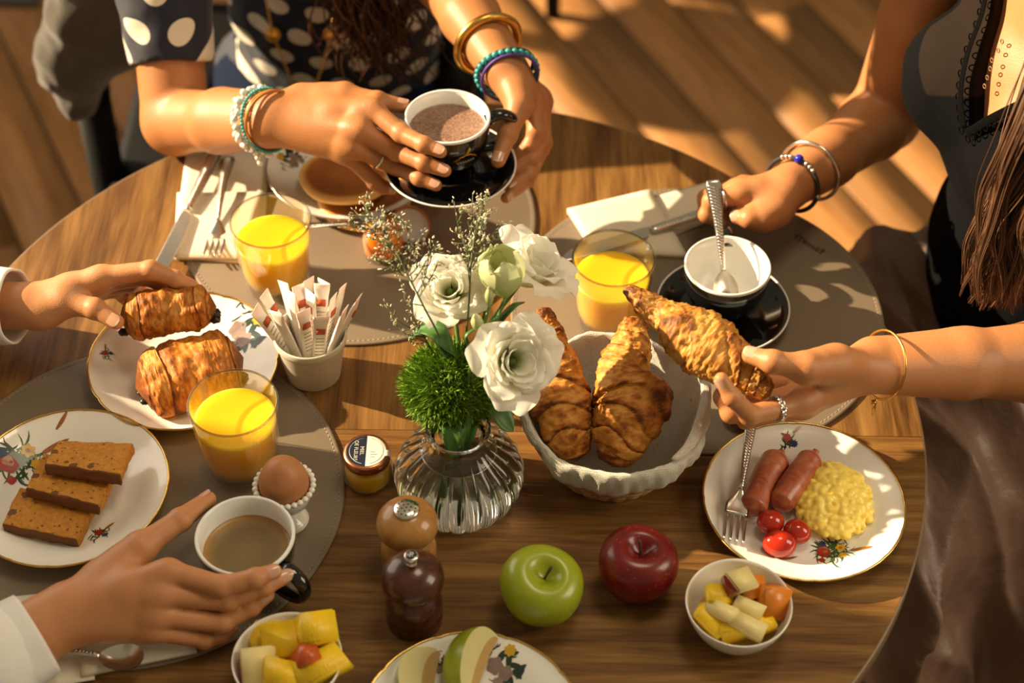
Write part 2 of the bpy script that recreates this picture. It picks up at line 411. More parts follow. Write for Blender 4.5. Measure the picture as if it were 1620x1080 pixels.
# neighbouring furniture ---------------------------------------------
nt = thing('side_table', 'low dark base of another table on the floor, upper left corner', 'table', (-1.07, 1.90, 0))
q = G(); q.add(*box(-.22, .22, -.20, .20, 0, .018)); bevel(part('base_plate', q, simple('grey_steel', (0.06, 0.055, 0.05), 0.4), nt, smooth=False), .004)
q = G(); q.add(*lathe([(.03, .018), (.03, .72)], 24)); part('column', q, m_black, nt)
q = G(); q.add(*lathe([(.20, .722), (.20, .748), (.198, .75)], 64)); part('tabletop', q, m_edge, nt)
def chair(label, loc, rot, seat_mat, fm, w=0.46, arms=False, hs=0.44):
    c = thing('dining_chair', label, 'chair', loc, (0, 0, rot)); AR = .024
    q = G(); q.add(*box(-w / 2, w / 2, -.22, .22, hs, hs + .05)); bevel(part('seat', q, seat_mat, c, smooth=True), .02, 4)
    for sx in (-1, 1):
        q = G(); q.add(*tube([(sx * (w / 2 - .03), -.19, hs + .01), (sx * (w / 2 - .015), -.205, 0)] if not arms else [(sx * (w / 2 + .005), -.17, .60), (sx * (w / 2 + .005), -.18, 0)], [.019, .014] if not arms else [AR, AR * .85], 12)); part('leg', q, fm, c)
        q = G(); q.add(*tube(spline([(sx * (w / 2 - .015), .26, 0), (sx * (w / 2 - .025), .215, .22), (sx * (w / 2 - .025), .205, hs), (sx * (w / 2 - .03), .27, .80)], 14), np.linspace(.015, .018, 14), 12)); part('leg', q, fm, c)
        if arms:
            q = G(); q.add(*tube(spline([(sx * (w / 2 + .005), -.17, .585), (sx * (w / 2 + .005), -.165, .615), (sx * (w / 2 + .005), -.12, .645), (sx * (w / 2), .2, .65)], 20), AR, 12)); part('armrest', q, fm, c)
    q = G(); q.add(*tube(spline([(-w / 2 + .03, .255, .74), (0, .30, .745), (w / 2 - .03, .255, .74)], 14), .045, 12, 0.3)); part('backrest', q, seat_mat, c)
    return c
m_navy = NT('navy_velvet'); m_navy.p(Base_Color=m_navy.mix(m_navy.noise(scale=60), (0.004, 0.012, 0.05), (0.012, 0.035, 0.11)), Roughness=0.9, Sheen_Weight=0.6); m_navy = m_navy.mat
m_chair = simple('black_stained_wood', (0.004, 0.0035, 0.003), 0.6, Specular_IOR_Level=.15)
chair('black chair whose single leg shows on the floor at top centre', (-0.057, 1.905, 0), 0.0, m_chair, m_chair)
CH1 = chair('black armchair of the woman in the polka dot dress, a grey coat on it', (-0.225, 0.83, 0), 0.0, m_chair, m_chair, 0.46, True)
CH2 = chair('navy blue upholstered chair under the woman in the brown skirt', (0.895, 0.150, 0), -PI / 2, m_navy, m_chair, 0.46)
# ================================================================== tableware
m_china = NT('white_china'); m_china.p(Base_Color=m_china.mix(m_china.noise(scale=30), (0.82, 0.79, 0.73), (0.88, 0.85, 0.79)), Roughness=0.16, Coat_Weight=0.4, Coat_Roughness=0.05); m_china = m_china.mat
m_cupin = simple('white_glaze', (0.85, 0.84, 0.81), 0.12, 0.03)
m_blk = NT('black_glaze'); m_blk.p(Base_Color=m_blk.mix(m_blk.noise(scale=20), (0.004, 0.004, 0.005), (0.009, 0.008, 0.008)), Roughness=0.08, Coat_Weight=0.5, Coat_Roughness=0.03); m_blk = m_blk.mat
m_gilt = NT('gilt'); m_gilt.p(Base_Color=m_gilt.mix(m_gilt.noise(scale=300), (0.55, 0.32, 0.06), (0.85, 0.58, 0.20)), Metallic=1.0, Roughness=0.25); m_gilt = m_gilt.mat
m_steel = NT('cutlery_steel'); m_steel.p(Base_Color=m_steel.mix(m_steel.noise(scale=40), (0.66, 0.63, 0.58), (0.82, 0.79, 0.74)), Metallic=1.0, Roughness=m_steel.m('ADD', 0.20, m_steel.m('MULTIPLY', m_steel.noise(scale=25), 0.05))); m_steel = m_steel.mat
def clear_glass(name, tint=(1, 1, 1), fac=0.12):
    """Thin clear glass wall: sees straight through with mirror reflections at glancing angles."""
    s = NT(name); s.t.nodes.remove(s.b)
    tr = s.n('BsdfTransparent', {'Color': tint}); gl = s.n('BsdfGlossy', {'Roughness': 0.02, 'Color': (1, 1, 1)})
    lw = s.n('LayerWeight', {'Blend': 0.35}, out=1)
    f = s.m('ADD', 0.035, s.m('MULTIPLY', s.m('POWER', lw, 2.2), fac * 4))
    nd = s.t.nodes.new('ShaderNodeMixShader'); s.t.links.new(f, nd.inputs[0]); s.t.links.new(tr, nd.inputs[1]); s.t.links.new(gl, nd.inputs[2])
    s.t.links.new(nd.outputs[0], s.out.inputs[0]); return s.mat
m_glass = clear_glass('tumbler_glass', (0.97, 0.97, 0.94), .20)
m_juice = NT('orange_juice'); m_juice.p(Base_Color=m_juice.mix(m_juice.noise(scale=35), (0.96, 0.49, 0.008), (0.99, 0.56, 0.020)), Roughness=0.22, Subsurface_Weight=0.55, Subsurface_Scale=0.03, Subsurface_Radius=(1, 1, 0.5)); m_juice = m_juice.mat

# plates -------------------------------------------------------------
PR = 0.0918
PLATE_PROF = [(0.0, .0030), (.030, .0030), (.050, .0034), (.058, .0048), (.066, .0085), (.075, .0125), (.084, .0158), (.0905, .0180), (PR, .0188), (PR + .0004, .0180), (.088, .0145), (.075, .0098), (.062, .0050), (.055, .0018), (.052, 0.0), (.049, 0.0), (.047, .0012), (0.0, .0012)]
def scallop(n, amp, ph=0):
    def rf(a, r, z, k):
        w = np.clip((r - .055) / (PR - .055), 0, 1) ** 2
        s = np.abs(np.sin((a + ph) * n / 2)); s = np.power(s, 0.55) - 0.65 + 0.25 * np.cos((a + ph) * n * 1.0)
        return r * (1 + amp * w * s)
    return rf
def plate_z(r):
    xs = [p[0] for p in PLATE_PROF[:9]]; zs = [p[1] for p in PLATE_PROF[:9]]; return float(np.interp(r, xs, zs))
m_red = simple('print_red', (0.45, 0.020, 0.006), 0.4, 0.5, 200); m_green = simple('print_green', (0.035, 0.085, 0.025), 0.25, 0.5, 200); m_yel = simple('print_yellow', (0.66, 0.40, 0.03), 0.25, 0.3, 200)
m_blue = simple('print_blue', (0.03, 0.04, 0.16), 0.25, 0.4, 200); m_wheat = simple('print_wheat', (0.40, 0.14, 0.03), 0.25, 0.4, 200); m_rose = simple('print_rose', (0.33, 0.23, 0.20), 0.25, 0.5, 150); m_leafp = simple('print_dark_leaf', (0.03, 0.06, 0.045), 0.25, 0.5, 200)
PRINT = [m_red, m_green, m_yel, m_blue, m_wheat, m_rose, m_leafp]
def blade(x0, y0, ang, L, w, bend=0.0, n=7):
    """flat leaf outline as a strip"""
    v = []; f = []
    for i in range(n):
        t = i / (n - 1); a = ang + bend * (t - 0.3); x = x0 + L * t * math.cos(a); y = y0 + L * t * math.sin(a)
        ww = w * (math.sin(PI * min(1, t * 0.92 + 0.08)) ** 0.7) + 0.00012
        v += [(x - ww * math.sin(a), y + ww * math.cos(a)), (x + ww * math.sin(a), y - ww * math.cos(a))]
    for i in range(n - 1): f.append((2 * i, 2 * i + 1, 2 * i + 3, 2 * i + 2))
    return v, f
def blob(x0, y0, r, lobes, depth, ph=0, n=26):
    v = [(x0, y0)]; f = []
    for j in range(n):
        a = 2 * PI * j / n; rr = r * (1 - depth * (0.5 + 0.5 * math.cos(lobes * a + ph))); v.append((x0 + rr * math.cos(a), y0 + rr * math.sin(a)))
    for j in range(n): f.append((0, 1 + j, 1 + (j + 1) % n))
    return v, f
def motif(kind, x, y, rot, sc, seed):
    r = random.Random(seed); g = G(); items = []
    def put(vf, mi, lift):
        items.append((vf, mi, lift))
    if kind == 'bouquet':
        for k in range(64): put(blade(r.gauss(0, .005), r.gauss(0, .004), r.uniform(0, 6.28), r.uniform(.005, .016), r.uniform(.00025, .0007), r.gauss(0, .6)), 1, .0001 + k * 1e-6)
        put(blob(-.006, .004, .0056, 5, .14, 1.0), 0, .0002); put(blob(-.0045, .0055, .0036, 3, .2, 2.0), 4, .00024); put(blob(-.008, .0025, .0022, 4, .2), 0, .00026); put(blob(.008, .001, .0045, 6, .3), 2, .00025); put(blob(-.013, -.003, .0030, 4, .15), 0, .0002)
        put(blob(.004, -.007, .0036, 6, .3), 2, .0002); put(blob(-.002, .011, .0036, 9, .4), 3, .0002); put(blob(.0078, .001, .0015, 3, .1), 4, .0003)
        put(blade(.012, -.006, -.5, .017, .0016), 4, .0002)
    elif kind == 'posy':
        for k in range(26): put(blade(r.gauss(0, .003), r.gauss(0, .0025), r.uniform(0, 6.28), r.uniform(.003, .009), r.uniform(.0003, .0007), r.gauss(0, .5)), 1, .0001)
        put(blob(0, .003, .0038, 5, .15), 0, .0002); put(blob(.005, -.003, .0036, 9, .4), 3, .0002); put(blade(.006, .006, .5, .010, .0012), 4, .0002)
    elif kind == 'wheat': put(blade(0, 0, 0, .019, .0016, .1), 4, .0002)
    else:                                                     # rose spray in grey and dark green
        for k in range(9): put(blade(r.gauss(0, .006), r.gauss(0, .010), r.uniform(-1.2, 1.2), r.uniform(.010, .016), r.uniform(.0018, .003), r.gauss(0, .3)), 6, .0001)
        for k in range(14): put(blade(r.gauss(0, .008), r.gauss(0, .012), r.uniform(0, 6.28), r.uniform(.004, .012), .0006, r.gauss(0, .8)), 6, .00012)
        for dx, dy, rr in ((-.010, .008, .008), (-.004, -.002, .007), (-.013, -.006, .005)): put(blob(dx, dy, rr, 5, .2), 5, .0002)
        put(blob(.007, .014, .006, 7, .25), 2, .0002)
    ca, sa = math.cos(rot), math.sin(rot)
    for (vv, ff), mi, lift in items:
        out = []
        for a, b in vv:
            X = x + sc * (ca * a - sa * b); Y = y + sc * (sa * a + ca * b); out.append((X, Y, plate_z(math.hypot(X, Y)) + .00025 + lift))
        g.add(out, ff, mi)
    return g
def plate(label, loc, n, amp, motifs, gilt=True, rot=0.0, mat=None):
    p = thing('plate', label, 'plate', loc, (0, 0, rot), 'china plates on the table')
    rf = scallop(n, amp); fine = []
    q = G(); q.add(*lathe(PLATE_PROF, 180, rf, ends=False)); part('dish', q, mat or m_china, p)
    if gilt:
        a = np.arange(180) * 2 * PI / 180; rr = rf(a, PR, 0, 0) + .0001; q = G()
        q.add(*tube(np.stack([rr * np.cos(a), rr * np.sin(a), np.full(180, .0186)], 1), .0012, 6, closed=True)); part('gilt_rim', q, m_gilt, p)
    for i, (k, x, y, r, s) in enumerate(motifs): part('painted_flowers', motif(k, x, y, r, s, i + 3), PRINT, p, smooth=False)
    return p
def gp(u, v, h): return P(u, v, h)
def local(loc, u, v, h=0.006):
    d = P(u, v, h) - np.asarray(loc); return d[0], d[1]
def on_plate(u, v, mat=True): return np.append(P(u, v, .015 + (MZ if mat else 0))[:2], TZ + (MZ if mat else 0.0003))
pe = on_plate(1271, 793, False); x1, y1 = local(pe, 1245, 705); x2, y2 = local(pe, 1318, 872); x3, y3 = local(pe, 1232, 888)
plateR = plate('white scalloped plate with gilt rim holding sausages and scrambled egg', pe, 16, .010, [('posy', x1, y1, 0.2, 1.1), ('bouquet', x2, y2, 0.5, 1.15), ('wheat', x3, y3, 0.3, 1.0)])
pl = on_plate(107, 771); x1, y1 = local(pl, 35, 735); x2, y2 = local(pl, 158, 848); x3, y3 = local(pl, 92, 690)
plateL = plate('white scalloped plate with gilt rim holding three slices of cake', pl, 16, .010, [('bouquet', x1, y1, 1.1, 1.6), ('posy', x2, y2, 0.3, 1.0), ('wheat', x3, y3, 1.1, 1.1)], rot=0.0)
pp = on_plate(291, 571); x1, y1 = local(pp, 395, 540); x2, y2 = local(pp, 172, 572); x3, y3 = local(pp, 190, 556)
plateP = plate('white wavy edged plate under the two chocolate pastries', pp, 10, .022, [('rose', x1, y1, 0.0, 1.25), ('posy', x2, y2, 1.2, .7)])
pa = on_plate(745, 1153, False); x1, y1 = local(pa, 805, 1062); x2, y2 = local(pa, 702, 1056)
plateA = plate('white wavy edged plate with apple slices at the bottom edge', pa, 10, .022, [('rose', x1, y1, 0.4, .95), ('rose', x2, y2, 1.5, .45)])
m_grey = simple('grey_print', (0.30, 0.28, 0.25), 0.3, 0.4, 120)
pk = on_plate(555, 262)
plateK = plate('white plate with a wavy silvery edge under the pancakes', pk, 12, .014, [('rose', -.068, .02, 2.6, .8), ('rose', -.055, .045, 2.0, .7)], gilt=False)
a = np.arange(180) * 2 * PI / 180; rr = scallop(12, .014)(a, PR, 0, 0); q = G(); q.add(*tube(np.stack([rr * np.cos(a), rr * np.sin(a), np.full(180, .0186)], 1), .0009, 6, closed=True)); part('silver_rim', q, m_steel, plateK)

# cups and saucers -----------------------------------------------------
CUP_OUT = [(.0195, 0.0), (.0215, .0003), (.0225, .003), (.0235, .0055), (.030, .012), (.0365, .022), (.0405, .035), (.0422, .048), (.0431, .0605)]
CUP_IN = [(.0431, .0605), (.0432, .0620), (.0425, .0631), (.0410, .0632), (.0400, .0620), (.0392, .048), (.0375, .034), (.0335, .021), (.026, .0115), (.014, .0075), (0.0, .0068)]
def cup(label, loc, hang, drink=None, level=0.045, tilt=(0, 0)):
    c = thing('coffee_cup', label, 'cup', loc, (tilt[0], tilt[1], 0), 'black coffee cups')
    q = G(); q.add(*lathe([(0, .0012), (.0185, .0012)] + CUP_OUT, 72, ends=False)); part('body', q, m_blk, c)
    q = G(); q.add(*lathe(CUP_IN, 72, ends=False)); part('lining', q, m_cupin, c, label='white glazed inside and lip')
    pts = spline([(.0400, 0, .050), (.053, 0, .0555), (.066, 0, .049), (.0680, 0, .036), (.060, 0, .023), (.046, 0, .0165), (.031, 0, .0165)], 26)
    q = G(); q.add(*tube(pts, np.interp(np.linspace(0, 1, 26), [0, .25, .5, 1], [.0072, .0068, .0062, .0058]), 14, 0.78), M=Matrix.Rotation(hang, 4, 'Z')); part('handle', q, m_blk, c)
    if drink:
        r = float(np.interp(level, [p[1] for p in CUP_IN[4:]][::-1], [p[0] for p in CUP_IN[4:]][::-1]))
        q = G(); q.add(*lathe([(0, level), (r * .5, level), (r - .004, level), (r - .0015, level + .0003), (r - .0002, level + .0012)], 64, ends=False)); part('coffee' if 'espresso' in drink.name else 'hot_chocolate', q, drink, c)
    return c
def saucer(label, loc, tilt=(0, 0)):
    s = thing('saucer', label, 'saucer', loc, (tilt[0], tilt[1], 0), 'black saucers')
    q = G(); q.add(*lathe([(.0, .003), (.021, .003), (.0235, .0050), (.027, .0050), (.032, .0042), (.045, .0072), (.058, .0125), (.0655, .0162), (.0668, .0162), (.0600, .0098), (.045, .0040), (.034, .0005), (.030, 0), (.027, .001), (0, .0012)], 96, ends=False)); part('dish', q, m_blk, s)
    q = G(); a = np.arange(96) * 2 * PI / 96; q.add(*tube(np.stack([.0668 * np.cos(a), .0668 * np.sin(a), np.full(96, .0163)], 1), .0010, 8, closed=True)); part('white_edge', q, m_cupin, s, label='thin white unglazed edge')
    return s
def espresso_mat():
    s = NT('espresso_crema'); o = s.tc.outputs['Object']
    d = s.n('VectorMath', {0: s.n('VectorMath', {0: o, 1: (1, 1, 0)}, operation='MULTIPLY')}, operation='LENGTH', out=1)
    nz = s.noise(scale=110, detail=6, rough=0.7, dist=1.5)
    f = s.m('ADD', s.m('MULTIPLY', d, 22), s.m('MULTIPLY', nz, 0.28))
    s.p(Base_Color=s.ramp(f, [(0.2, (0.22, 0.145, 0.058)), (0.7, (0.19, 0.13, 0.058)), (0.86, (0.28, 0.165, 0.055)), (0.97, (0.40, 0.20, 0.05))]), Roughness=0.32); s.bump(s.noise(scale=700, detail=3), .12, .0005); return s.mat
def choc_mat():
    s = NT('hot_chocolate_foam'); v = s.n('TexVoronoi', {'Vector': s.tc.outputs['Object'], 'Scale': 420.0}); nz = s.noise(scale=60, detail=5)
    f = s.m('ADD', s.m('MULTIPLY', v, 0.5), s.m('MULTIPLY', nz, 0.6)); s.p(Base_Color=s.ramp(f, [(0.25, (0.075, 0.032, 0.018)), (0.5, (0.22, 0.12, 0.08)), (0.75, (0.33, 0.20, 0.145))]), Roughness=0.4); s.bump(v, 0.4, .0008); return s.mat
m_esp = espresso_mat(); m_esp.name = 'espresso'; m_choc = choc_mat()
SB = [P(1144, 482, .016 + MZ), P(404, 930, .010 + MZ)]
s1 = saucer('black saucer with white edge under the empty cup at right', (SB[0][0], SB[0][1], TZ + MZ))
c1p = P(1152, 402, .074); c1 = cup('black cup with white inside, empty but for a spoon, beside the folded hand', (SB[0][0], SB[0][1] + .004, TZ + MZ + .0052), math.radians(86))
s2p = P(387, 843, .068)
c2 = cup('black cup of espresso held by the hand at lower left', (s2p[0], s2p[1], TZ + MZ + .0002), math.radians(-38), m_esp, .040)
c3p = P(708, 183, .1635); C3 = np.array([c3p[0], c3p[1] + .0, TZ + .1005])
s3 = saucer('black saucer with white edge raised in the hand of the polka dot woman', (C3[0] + .002, C3[1] - .008, TZ + .0920))
c3 = cup('black cup of hot chocolate lifted by the woman in polka dots', C3, math.radians(14), m_choc, .046)
# orange and yellow emblem on the lifted cup
m_logo = simple('logo_orange', (0.75, 0.30, 0.02), 0.3); m_logoy = simple('logo_yellow', (0.78, 0.50, 0.03), 0.3); m_logow = simple('logo_pale', (0.55, 0.50, 0.42), 0.3)
def on_cup(az, z):
    r = float(np.interp(z, [p[1] for p in CUP_OUT], [p[0] for p in CUP_OUT])) + .0003; return (r * math.cos(az), r * math.sin(az), z)
q = G(); A0 = math.radians(-62)
q.add(*tube([on_cup(A0 + s * .62 - .31, .036 + .007 * math.sin(PI * s) + .0006 * math.sin(30 * s)) for s in np.linspace(0, 1, 24)], [.0004 + .0011 * math.sin(PI * s) for s in np.linspace(0, 1, 24)], 6, .3), mi=0)
q.add(*tube([on_cup(A0 + .02 * k, .0455 + .0016 * k) for k in range(5)], .0030, 6, .15), mi=1)
q.add(*tube([on_cup(A0 + s * .5 - .25, .0335 + .0017 * math.sin(s * 42)) for s in np.linspace(0, 1, 60)], .00035, 5, .4), mi=2)
part('printed_emblem', q, [m_logo, m_logoy, m_logow], c3)

# tumblers of juice -----------------------------------------------------
def tumbler(label, loc, level, rot=0.0, s=1.0):
    t = thing('juice_glass', label, 'glass', loc, (0, 0, rot), 'tumblers of orange juice')
    H = .088; prof_o = [(.030, 0), (.0325, .0006), (.0338, .003), (.0362, .025), (.0385, .050), (.0400, .072), (.0407, .0870)]
    prof_i = [(.0407, .0870), (.0402, .0880), (.0394, .0880), (.0388, .0866), (.0380, .072), (.0364, .050), (.0342, .025), (.0315, .0120), (.026, .0100), (0, .0098)]
    def rf(a, r, z, k):
        w = np.exp(-((z - .058) / .016) ** 2); c = np.abs(np.cos(a * 5)); return r * (1 - .050 * w * (1 - c ** 0.6))
    zz = np.linspace(0, .087, 40); po = [(0, 0)] + [(float(np.interp(z, [p[1] for p in prof_o], [p[0] for p in prof_o])), float(z)) for z in zz]
    q = G(); q.add(*lathe(po, 100, rf, ends=False)); q.add(*lathe(prof_i, 100, ends=False)); part('glass_wall', q, m_glass, t)
    a = np.arange(80) * 2 * PI / 80; q = G(); q.add(*tube(np.stack([.0401 * np.cos(a), .0401 * np.sin(a), np.full(80, .0877)], 1), .0012, 8, closed=True)); part('lip', q, clear_lip, t)
    zi = [p[1] for p in prof_i[3:]][::-1]; ri = [p[0] for p in prof_i[3:]][::-1]
    z = np.linspace(.0103, level, 14); pj = [(0, .0103)] + [(float(np.interp(q_, zi, ri)) - .0004, float(q_)) for q_ in z] + [(float(np.interp(level, zi, ri)) - .003, level - .0006), (0, level - .0006)]
    q = G(); q.add(*lathe(pj, 72, ends=False)); part('orange_juice', q, m_juice, t)
    return t
clear_lip = clear_glass('lip_glass', (0.72, 0.70, 0.62), 0.35)
b = P(384, 735, MZ); tumbler('tumbler of orange juice at lower left, beside the egg cup', (b[0], b[1], TZ + MZ), .066)
b = P(440, 448, MZ); tumbler('tumbler of orange juice at the back left, in front of the pancake plate', (b[0], b[1], TZ + MZ), .062, .3)
b = P(964, 507, MZ); tumbler('tumbler of orange juice behind the croissant basket', (b[0], b[1], TZ + MZ), .062, .5)

# bowls ------------------------------------------------------------------
BOWL = [(0, .0035), (.018, .0035), (.026, .006), (.034, .016), (.040, .028), (.0435, .0395), (.0445, .0425), (.0455, .0425), (.0457, .0415), (.0440, .034), (.0395, .022), (.0325, .010), (.0265, .003), (.0255, 0), (.0235, 0), (.0225, .0012), (0, .0014)]
def bowl(label, loc):
    o = thing('fruit_bowl', label, 'bowl', loc, None, 'small white bowls of fruit salad'); q = G(); q.add(*lathe(BOWL, 96, ends=False)); o.data = None
    part('dish', q, m_china, o)
    if 'right' in label:
        q = G()
        for a in np.linspace(-2.4, -.6, 7): q.add(*tube([(np.interp(z, [.003, .034], [.0268, .0442]) * math.cos(a), np.interp(z, [.003, .034], [.0268, .0442]) * math.sin(a), z) for z in (.005, .02, .032)], .0006, 5))
        part('moulded_ribs', q, m_china, o)
    return o
b = P(1169, 952, .0425); BR = np.array([b[0], b[1], TZ + .0003]); bowl('small white bowl of fruit salad at right, below the egg plate', BR)
b = P(454, 1040, .0425); BL = np.array([b[0], b[1], TZ + .0003]); bowl('small white bowl of pineapple chunks at the bottom edge', BL)

# cutlery ----------------------------------------------------------------
def strip_solid(pts, widths, thick, up=(0, 0, 1), n=10):
    """flat metal bar along pts with elliptical section: widths across, thick through"""
    p = np.asarray(pts, float); t = np.gradient(p, axis=0); t /= np.linalg.norm(t, axis=1)[:, None]; up = np.asarray(up, float)
    s = np.cross(t, up); s /= np.linalg.norm(s, axis=1)[:, None]; w = np.cross(s, t); a = np.arange(n) * 2 * PI / n
    W = np.broadcast_to(np.asarray(widths, float), (len(p),)); T = np.broadcast_to(np.asarray(thick, float), (len(p),))
    v = p[:, None] + s[:, None] * (np.cos(a)[None, :, None] * W[:, None, None]) + w[:, None] * (np.sin(a)[None, :, None] * T[:, None, None])
    f = [(k * n + j, k * n + (j + 1) % n, (k + 1) * n + (j + 1) % n, (k + 1) * n + j) for k in range(len(p) - 1) for j in range(n)]
    f.append(tuple(range(n - 1, -1, -1))); f.append(tuple((len(p) - 1) * n + j for j in range(n))); return v.reshape(-1, 3), f
def handle_geo(L, rope=True):
    """handle along +x from x=0 (neck) to x=L (end); twisted rope pattern in relief"""
    g = G(); x = np.linspace(0, L, 30); w = np.interp(x / L, [0, .15, .6, .93, 1], [.0026, .0029, .0054, .0086, .0066]); th = np.interp(x / L, [0, .3, 1], [.0017, .0013, .0012])
    z = .006 * np.sin(x / L * PI * .9) ; pts = np.stack([x, 0 * x, z], 1); g.add(*strip_solid(pts, w, th))
    if rope:
        for k in range(int(L / .0032)):
            xx = .004 + k * .0032
            if xx > L - .006: break
            ww = float(np.interp(xx / L, [0, .15, .6, .93, 1], [.0022, .0024, .0048, .0078, .0060])) * .8; zz = .006 * math.sin(xx / L * PI * .9) + float(np.interp(xx / L, [0, .3, 1], [.0017, .0013, .0012]))
            g.add(*tube([(xx - ww * .5, -ww, zz - .0003), (xx, 0, zz + .0001), (xx + ww * .5, ww, zz - .0003)], .0006, 5))
    return g
def fork(label, loc, M, L=.185):
    o = thing('fork', label, 'fork', loc, None, 'silver cutlery on the table'); o.matrix_world = M
    hb = L * .60; g = handle_geo(hb); part('handle', g, m_steel, o)
    q = G(); x = np.linspace(0, -.026, 12); q.add(*strip_solid(np.stack([x, 0 * x, -.005 * np.sin(np.linspace(0, PI / 2, 12))], 1), np.interp(-x, [0, .008, .016, .026], [.0024, .006, .0108, .0110]), .0011)); part('head', q, m_steel, o)
    for k in range(4):
        y = -.0088 + k * .00587; q = G(); x = np.linspace(-.025, -.025 - .034, 10); t = np.linspace(0, 1, 10)
        q.add(*strip_solid(np.stack([x, np.full(10, y), -.005 + .0072 * t ** 2], 1), np.interp(t, [0, .8, 1], [.0020, .0015, .0007]), .0009)); part('tine', q, m_steel, o)
    return o
def spoon(label, M, L=.14, bw=.0140, bl=.042):
    o = thing('spoon', label, 'spoon', (0, 0, 0), None, 'silver cutlery on the table'); o.matrix_world = M
    g = handle_geo(L - bl); part('handle', g, m_steel, o)
    m, n = 14, 20; v = []; q = G()
    for sgn in (0, 1):
        for i in range(m):
            r = i / (m - 1)
            for j in range(n):
                a = 2 * PI * j / n; x = -bl / 2 + r * bl / 2 * math.cos(a) * (1 + .0 * math.cos(a)); y = r * bw * math.sin(a) * (1 - .18 * math.cos(a))
                v.append((x, y, -.0075 * (1 - r ** 2.2) + (.0002 if sgn else -.0010 + .0006 * r)))
    f = grid_faces(m, n, True); q.add(v[:m * n], [t[::-1] for t in f]); q.add(v[m * n:], f); part('bowl', q, m_steel, o)
    return o
def knife(label, M, L=.205):
    o = thing('table_knife', label, 'knife', (0, 0, 0), None, 'silver cutlery on the table'); o.matrix_world = M
    hb = L * .46; g = G(); x = np.linspace(0, hb, 24); g.add(*strip_solid(np.stack([x, 0 * x, 0 * x + .003], 1), np.interp(x / hb, [0, .05, .7, .95, 1], [.0046, .0056, .0072, .0085, .006]), .0030)); 
    for k in range(20): g.add(*tube([(.008 + k * .0042, -.005, .0054), (.010 + k * .0042, 0, .0062), (.012 + k * .0042, .005, .0054)], .0006, 5))
    part('handle', g, m_steel, o)
    bl = L - hb; up = [(-.0, .0045)] + [(-bl * t, .0055 + .001 * t) for t in np.linspace(.1, .85, 8)] + [(-bl * .95, .002), (-bl, -.003)]
    lo = [(-bl * .97, -.0070)] + [(-bl * t, -.0078 - .0022 * math.sin(PI * t)) for t in np.linspace(.9, .15, 10)] + [(-bl * .08, -.008), (-.004, -.004)]
    q = G(); q.add(*outline_prism((up + lo)[::-1], .0022, .0036)); bevel(part('blade', q, m_steel, o, smooth=False), .0005, 2)
    return o
def aim(a, b, up=(0, 0, 1)):
    """matrix with origin a, x axis towards b, z near up"""
    a = np.asarray(a, float); x = nrm(np.asarray(b, float) - a); z = np.asarray(up, float); z = nrm(z - x * (x @ z)); y = np.cross(z, x)
    return Matrix([[x[i], y[i], z[i], a[i]] for i in range(3)] + [[0, 0, 0, 1]])

# napkins ---------------------------------------------------------------
m_napkin = NT('paper_napkin'); m_napkin.p(Base_Color=m_napkin.mix(m_napkin.noise(scale=12), (0.70, 0.62, 0.49), (0.78, 0.71, 0.58)), Roughness=0.9); m_napkin.bump(m_napkin.noise(scale=900, detail=2), .2, .0004); m_napkin = m_napkin.mat
def slab(quad, z0, z1, g, bend=0.0):
    """thin folded paper sheet between four pixel corners, subdivided, edges soft"""
    a, b, c, d = (P(u, v, z0)[:2] for u, v in quad); n = 12; v = []
    for z in (z0, z1):
        for i in range(n):
            for j in range(n):
                s, t = i / (n - 1), j / (n - 1); p = (a * (1 - s) + b * s) * (1 - t) + (d * (1 - s) + c * s) * t
                v.append((p[0], p[1], TZ + z + bend * math.sin(PI * s) * math.sin(PI * t)))
    f = grid_faces(n, n); ff = [tuple(q[::-1]) for q in f] + [tuple(k + n * n for k in q) for q in f]
    ring = [j for j in range(n)] + [i * n + n - 1 for i in range(1, n)] + [(n - 1) * n + j for j in range(n - 2, -1, -1)] + [i * n for i in range(n - 2, 0, -1)]
    for k in range(len(ring)):
        p, q = ring[k], ring[(k + 1) % len(ring)]; ff.append((p, q, q + n * n, p + n * n))
    g.add(v, ff)
def napkin(label, layers):
    c = P(*layers[0][0][0], 0); o = thing('napkin', label, 'napkin', (c[0], c[1], TZ), None, 'folded cream paper napkins')
    for quad, z0, z1, bd in layers:
        q = G(); slab(quad, z0, z1, q, bd); part('folded_layer', q, m_napkin, o, off=(c[0], c[1], TZ))
    return o
napkin('cream folded napkin at the back left under a knife and fork', [([(296, 232), (424, 240), (418, 420), (272, 408)], .0034, .0044, 0), ([(281, 310), (421, 308), (383, 413), (276, 411)], .0046, .0095, .002)])
napkin('cream folded napkin at right under a table knife, the clenched hand by it', [([(1036, 312), (1118, 290), (1150, 340), (1068, 372)], .0034, .0048, 0), ([(897, 337), (1028, 306), (1086, 410), (938, 402)], .0034, .0100, .003)])
napkin('cream napkin at the bottom left under a teaspoon', [([(15, 945), (150, 930), (150, 1075), (30, 1095)], .0034, .0044, 0), ([(127, 1012), (300, 985), (312, 1034), (130, 1072)], .0046, .0090, .001)])
def onz(u, v, z): return P(u, v, z)
knife('dark reflecting table knife lying across the napkin at the back left', aim(onz(297, 336, .0120), onz(343, 243, .0120)), .215)
fork('fork lying tines down-table on the napkin at the back left', (0, 0, 0), aim(onz(345, 347, .0145), onz(362, 245, .0125)), .17)
knife('table knife lying across the napkin by the right hand', aim(onz(1030, 366, .0145), onz(1125, 337, .0125), (0, 0, 1)), .20)
spoon('teaspoon resting bowl up on the napkin at bottom left', aim(onz(157, 1036, .0185), onz(85, 1030, .0125)), .15, .0135, .040)
cc = np.array([SB[0][0], SB[0][1] + .004, TZ + MZ + .0052])
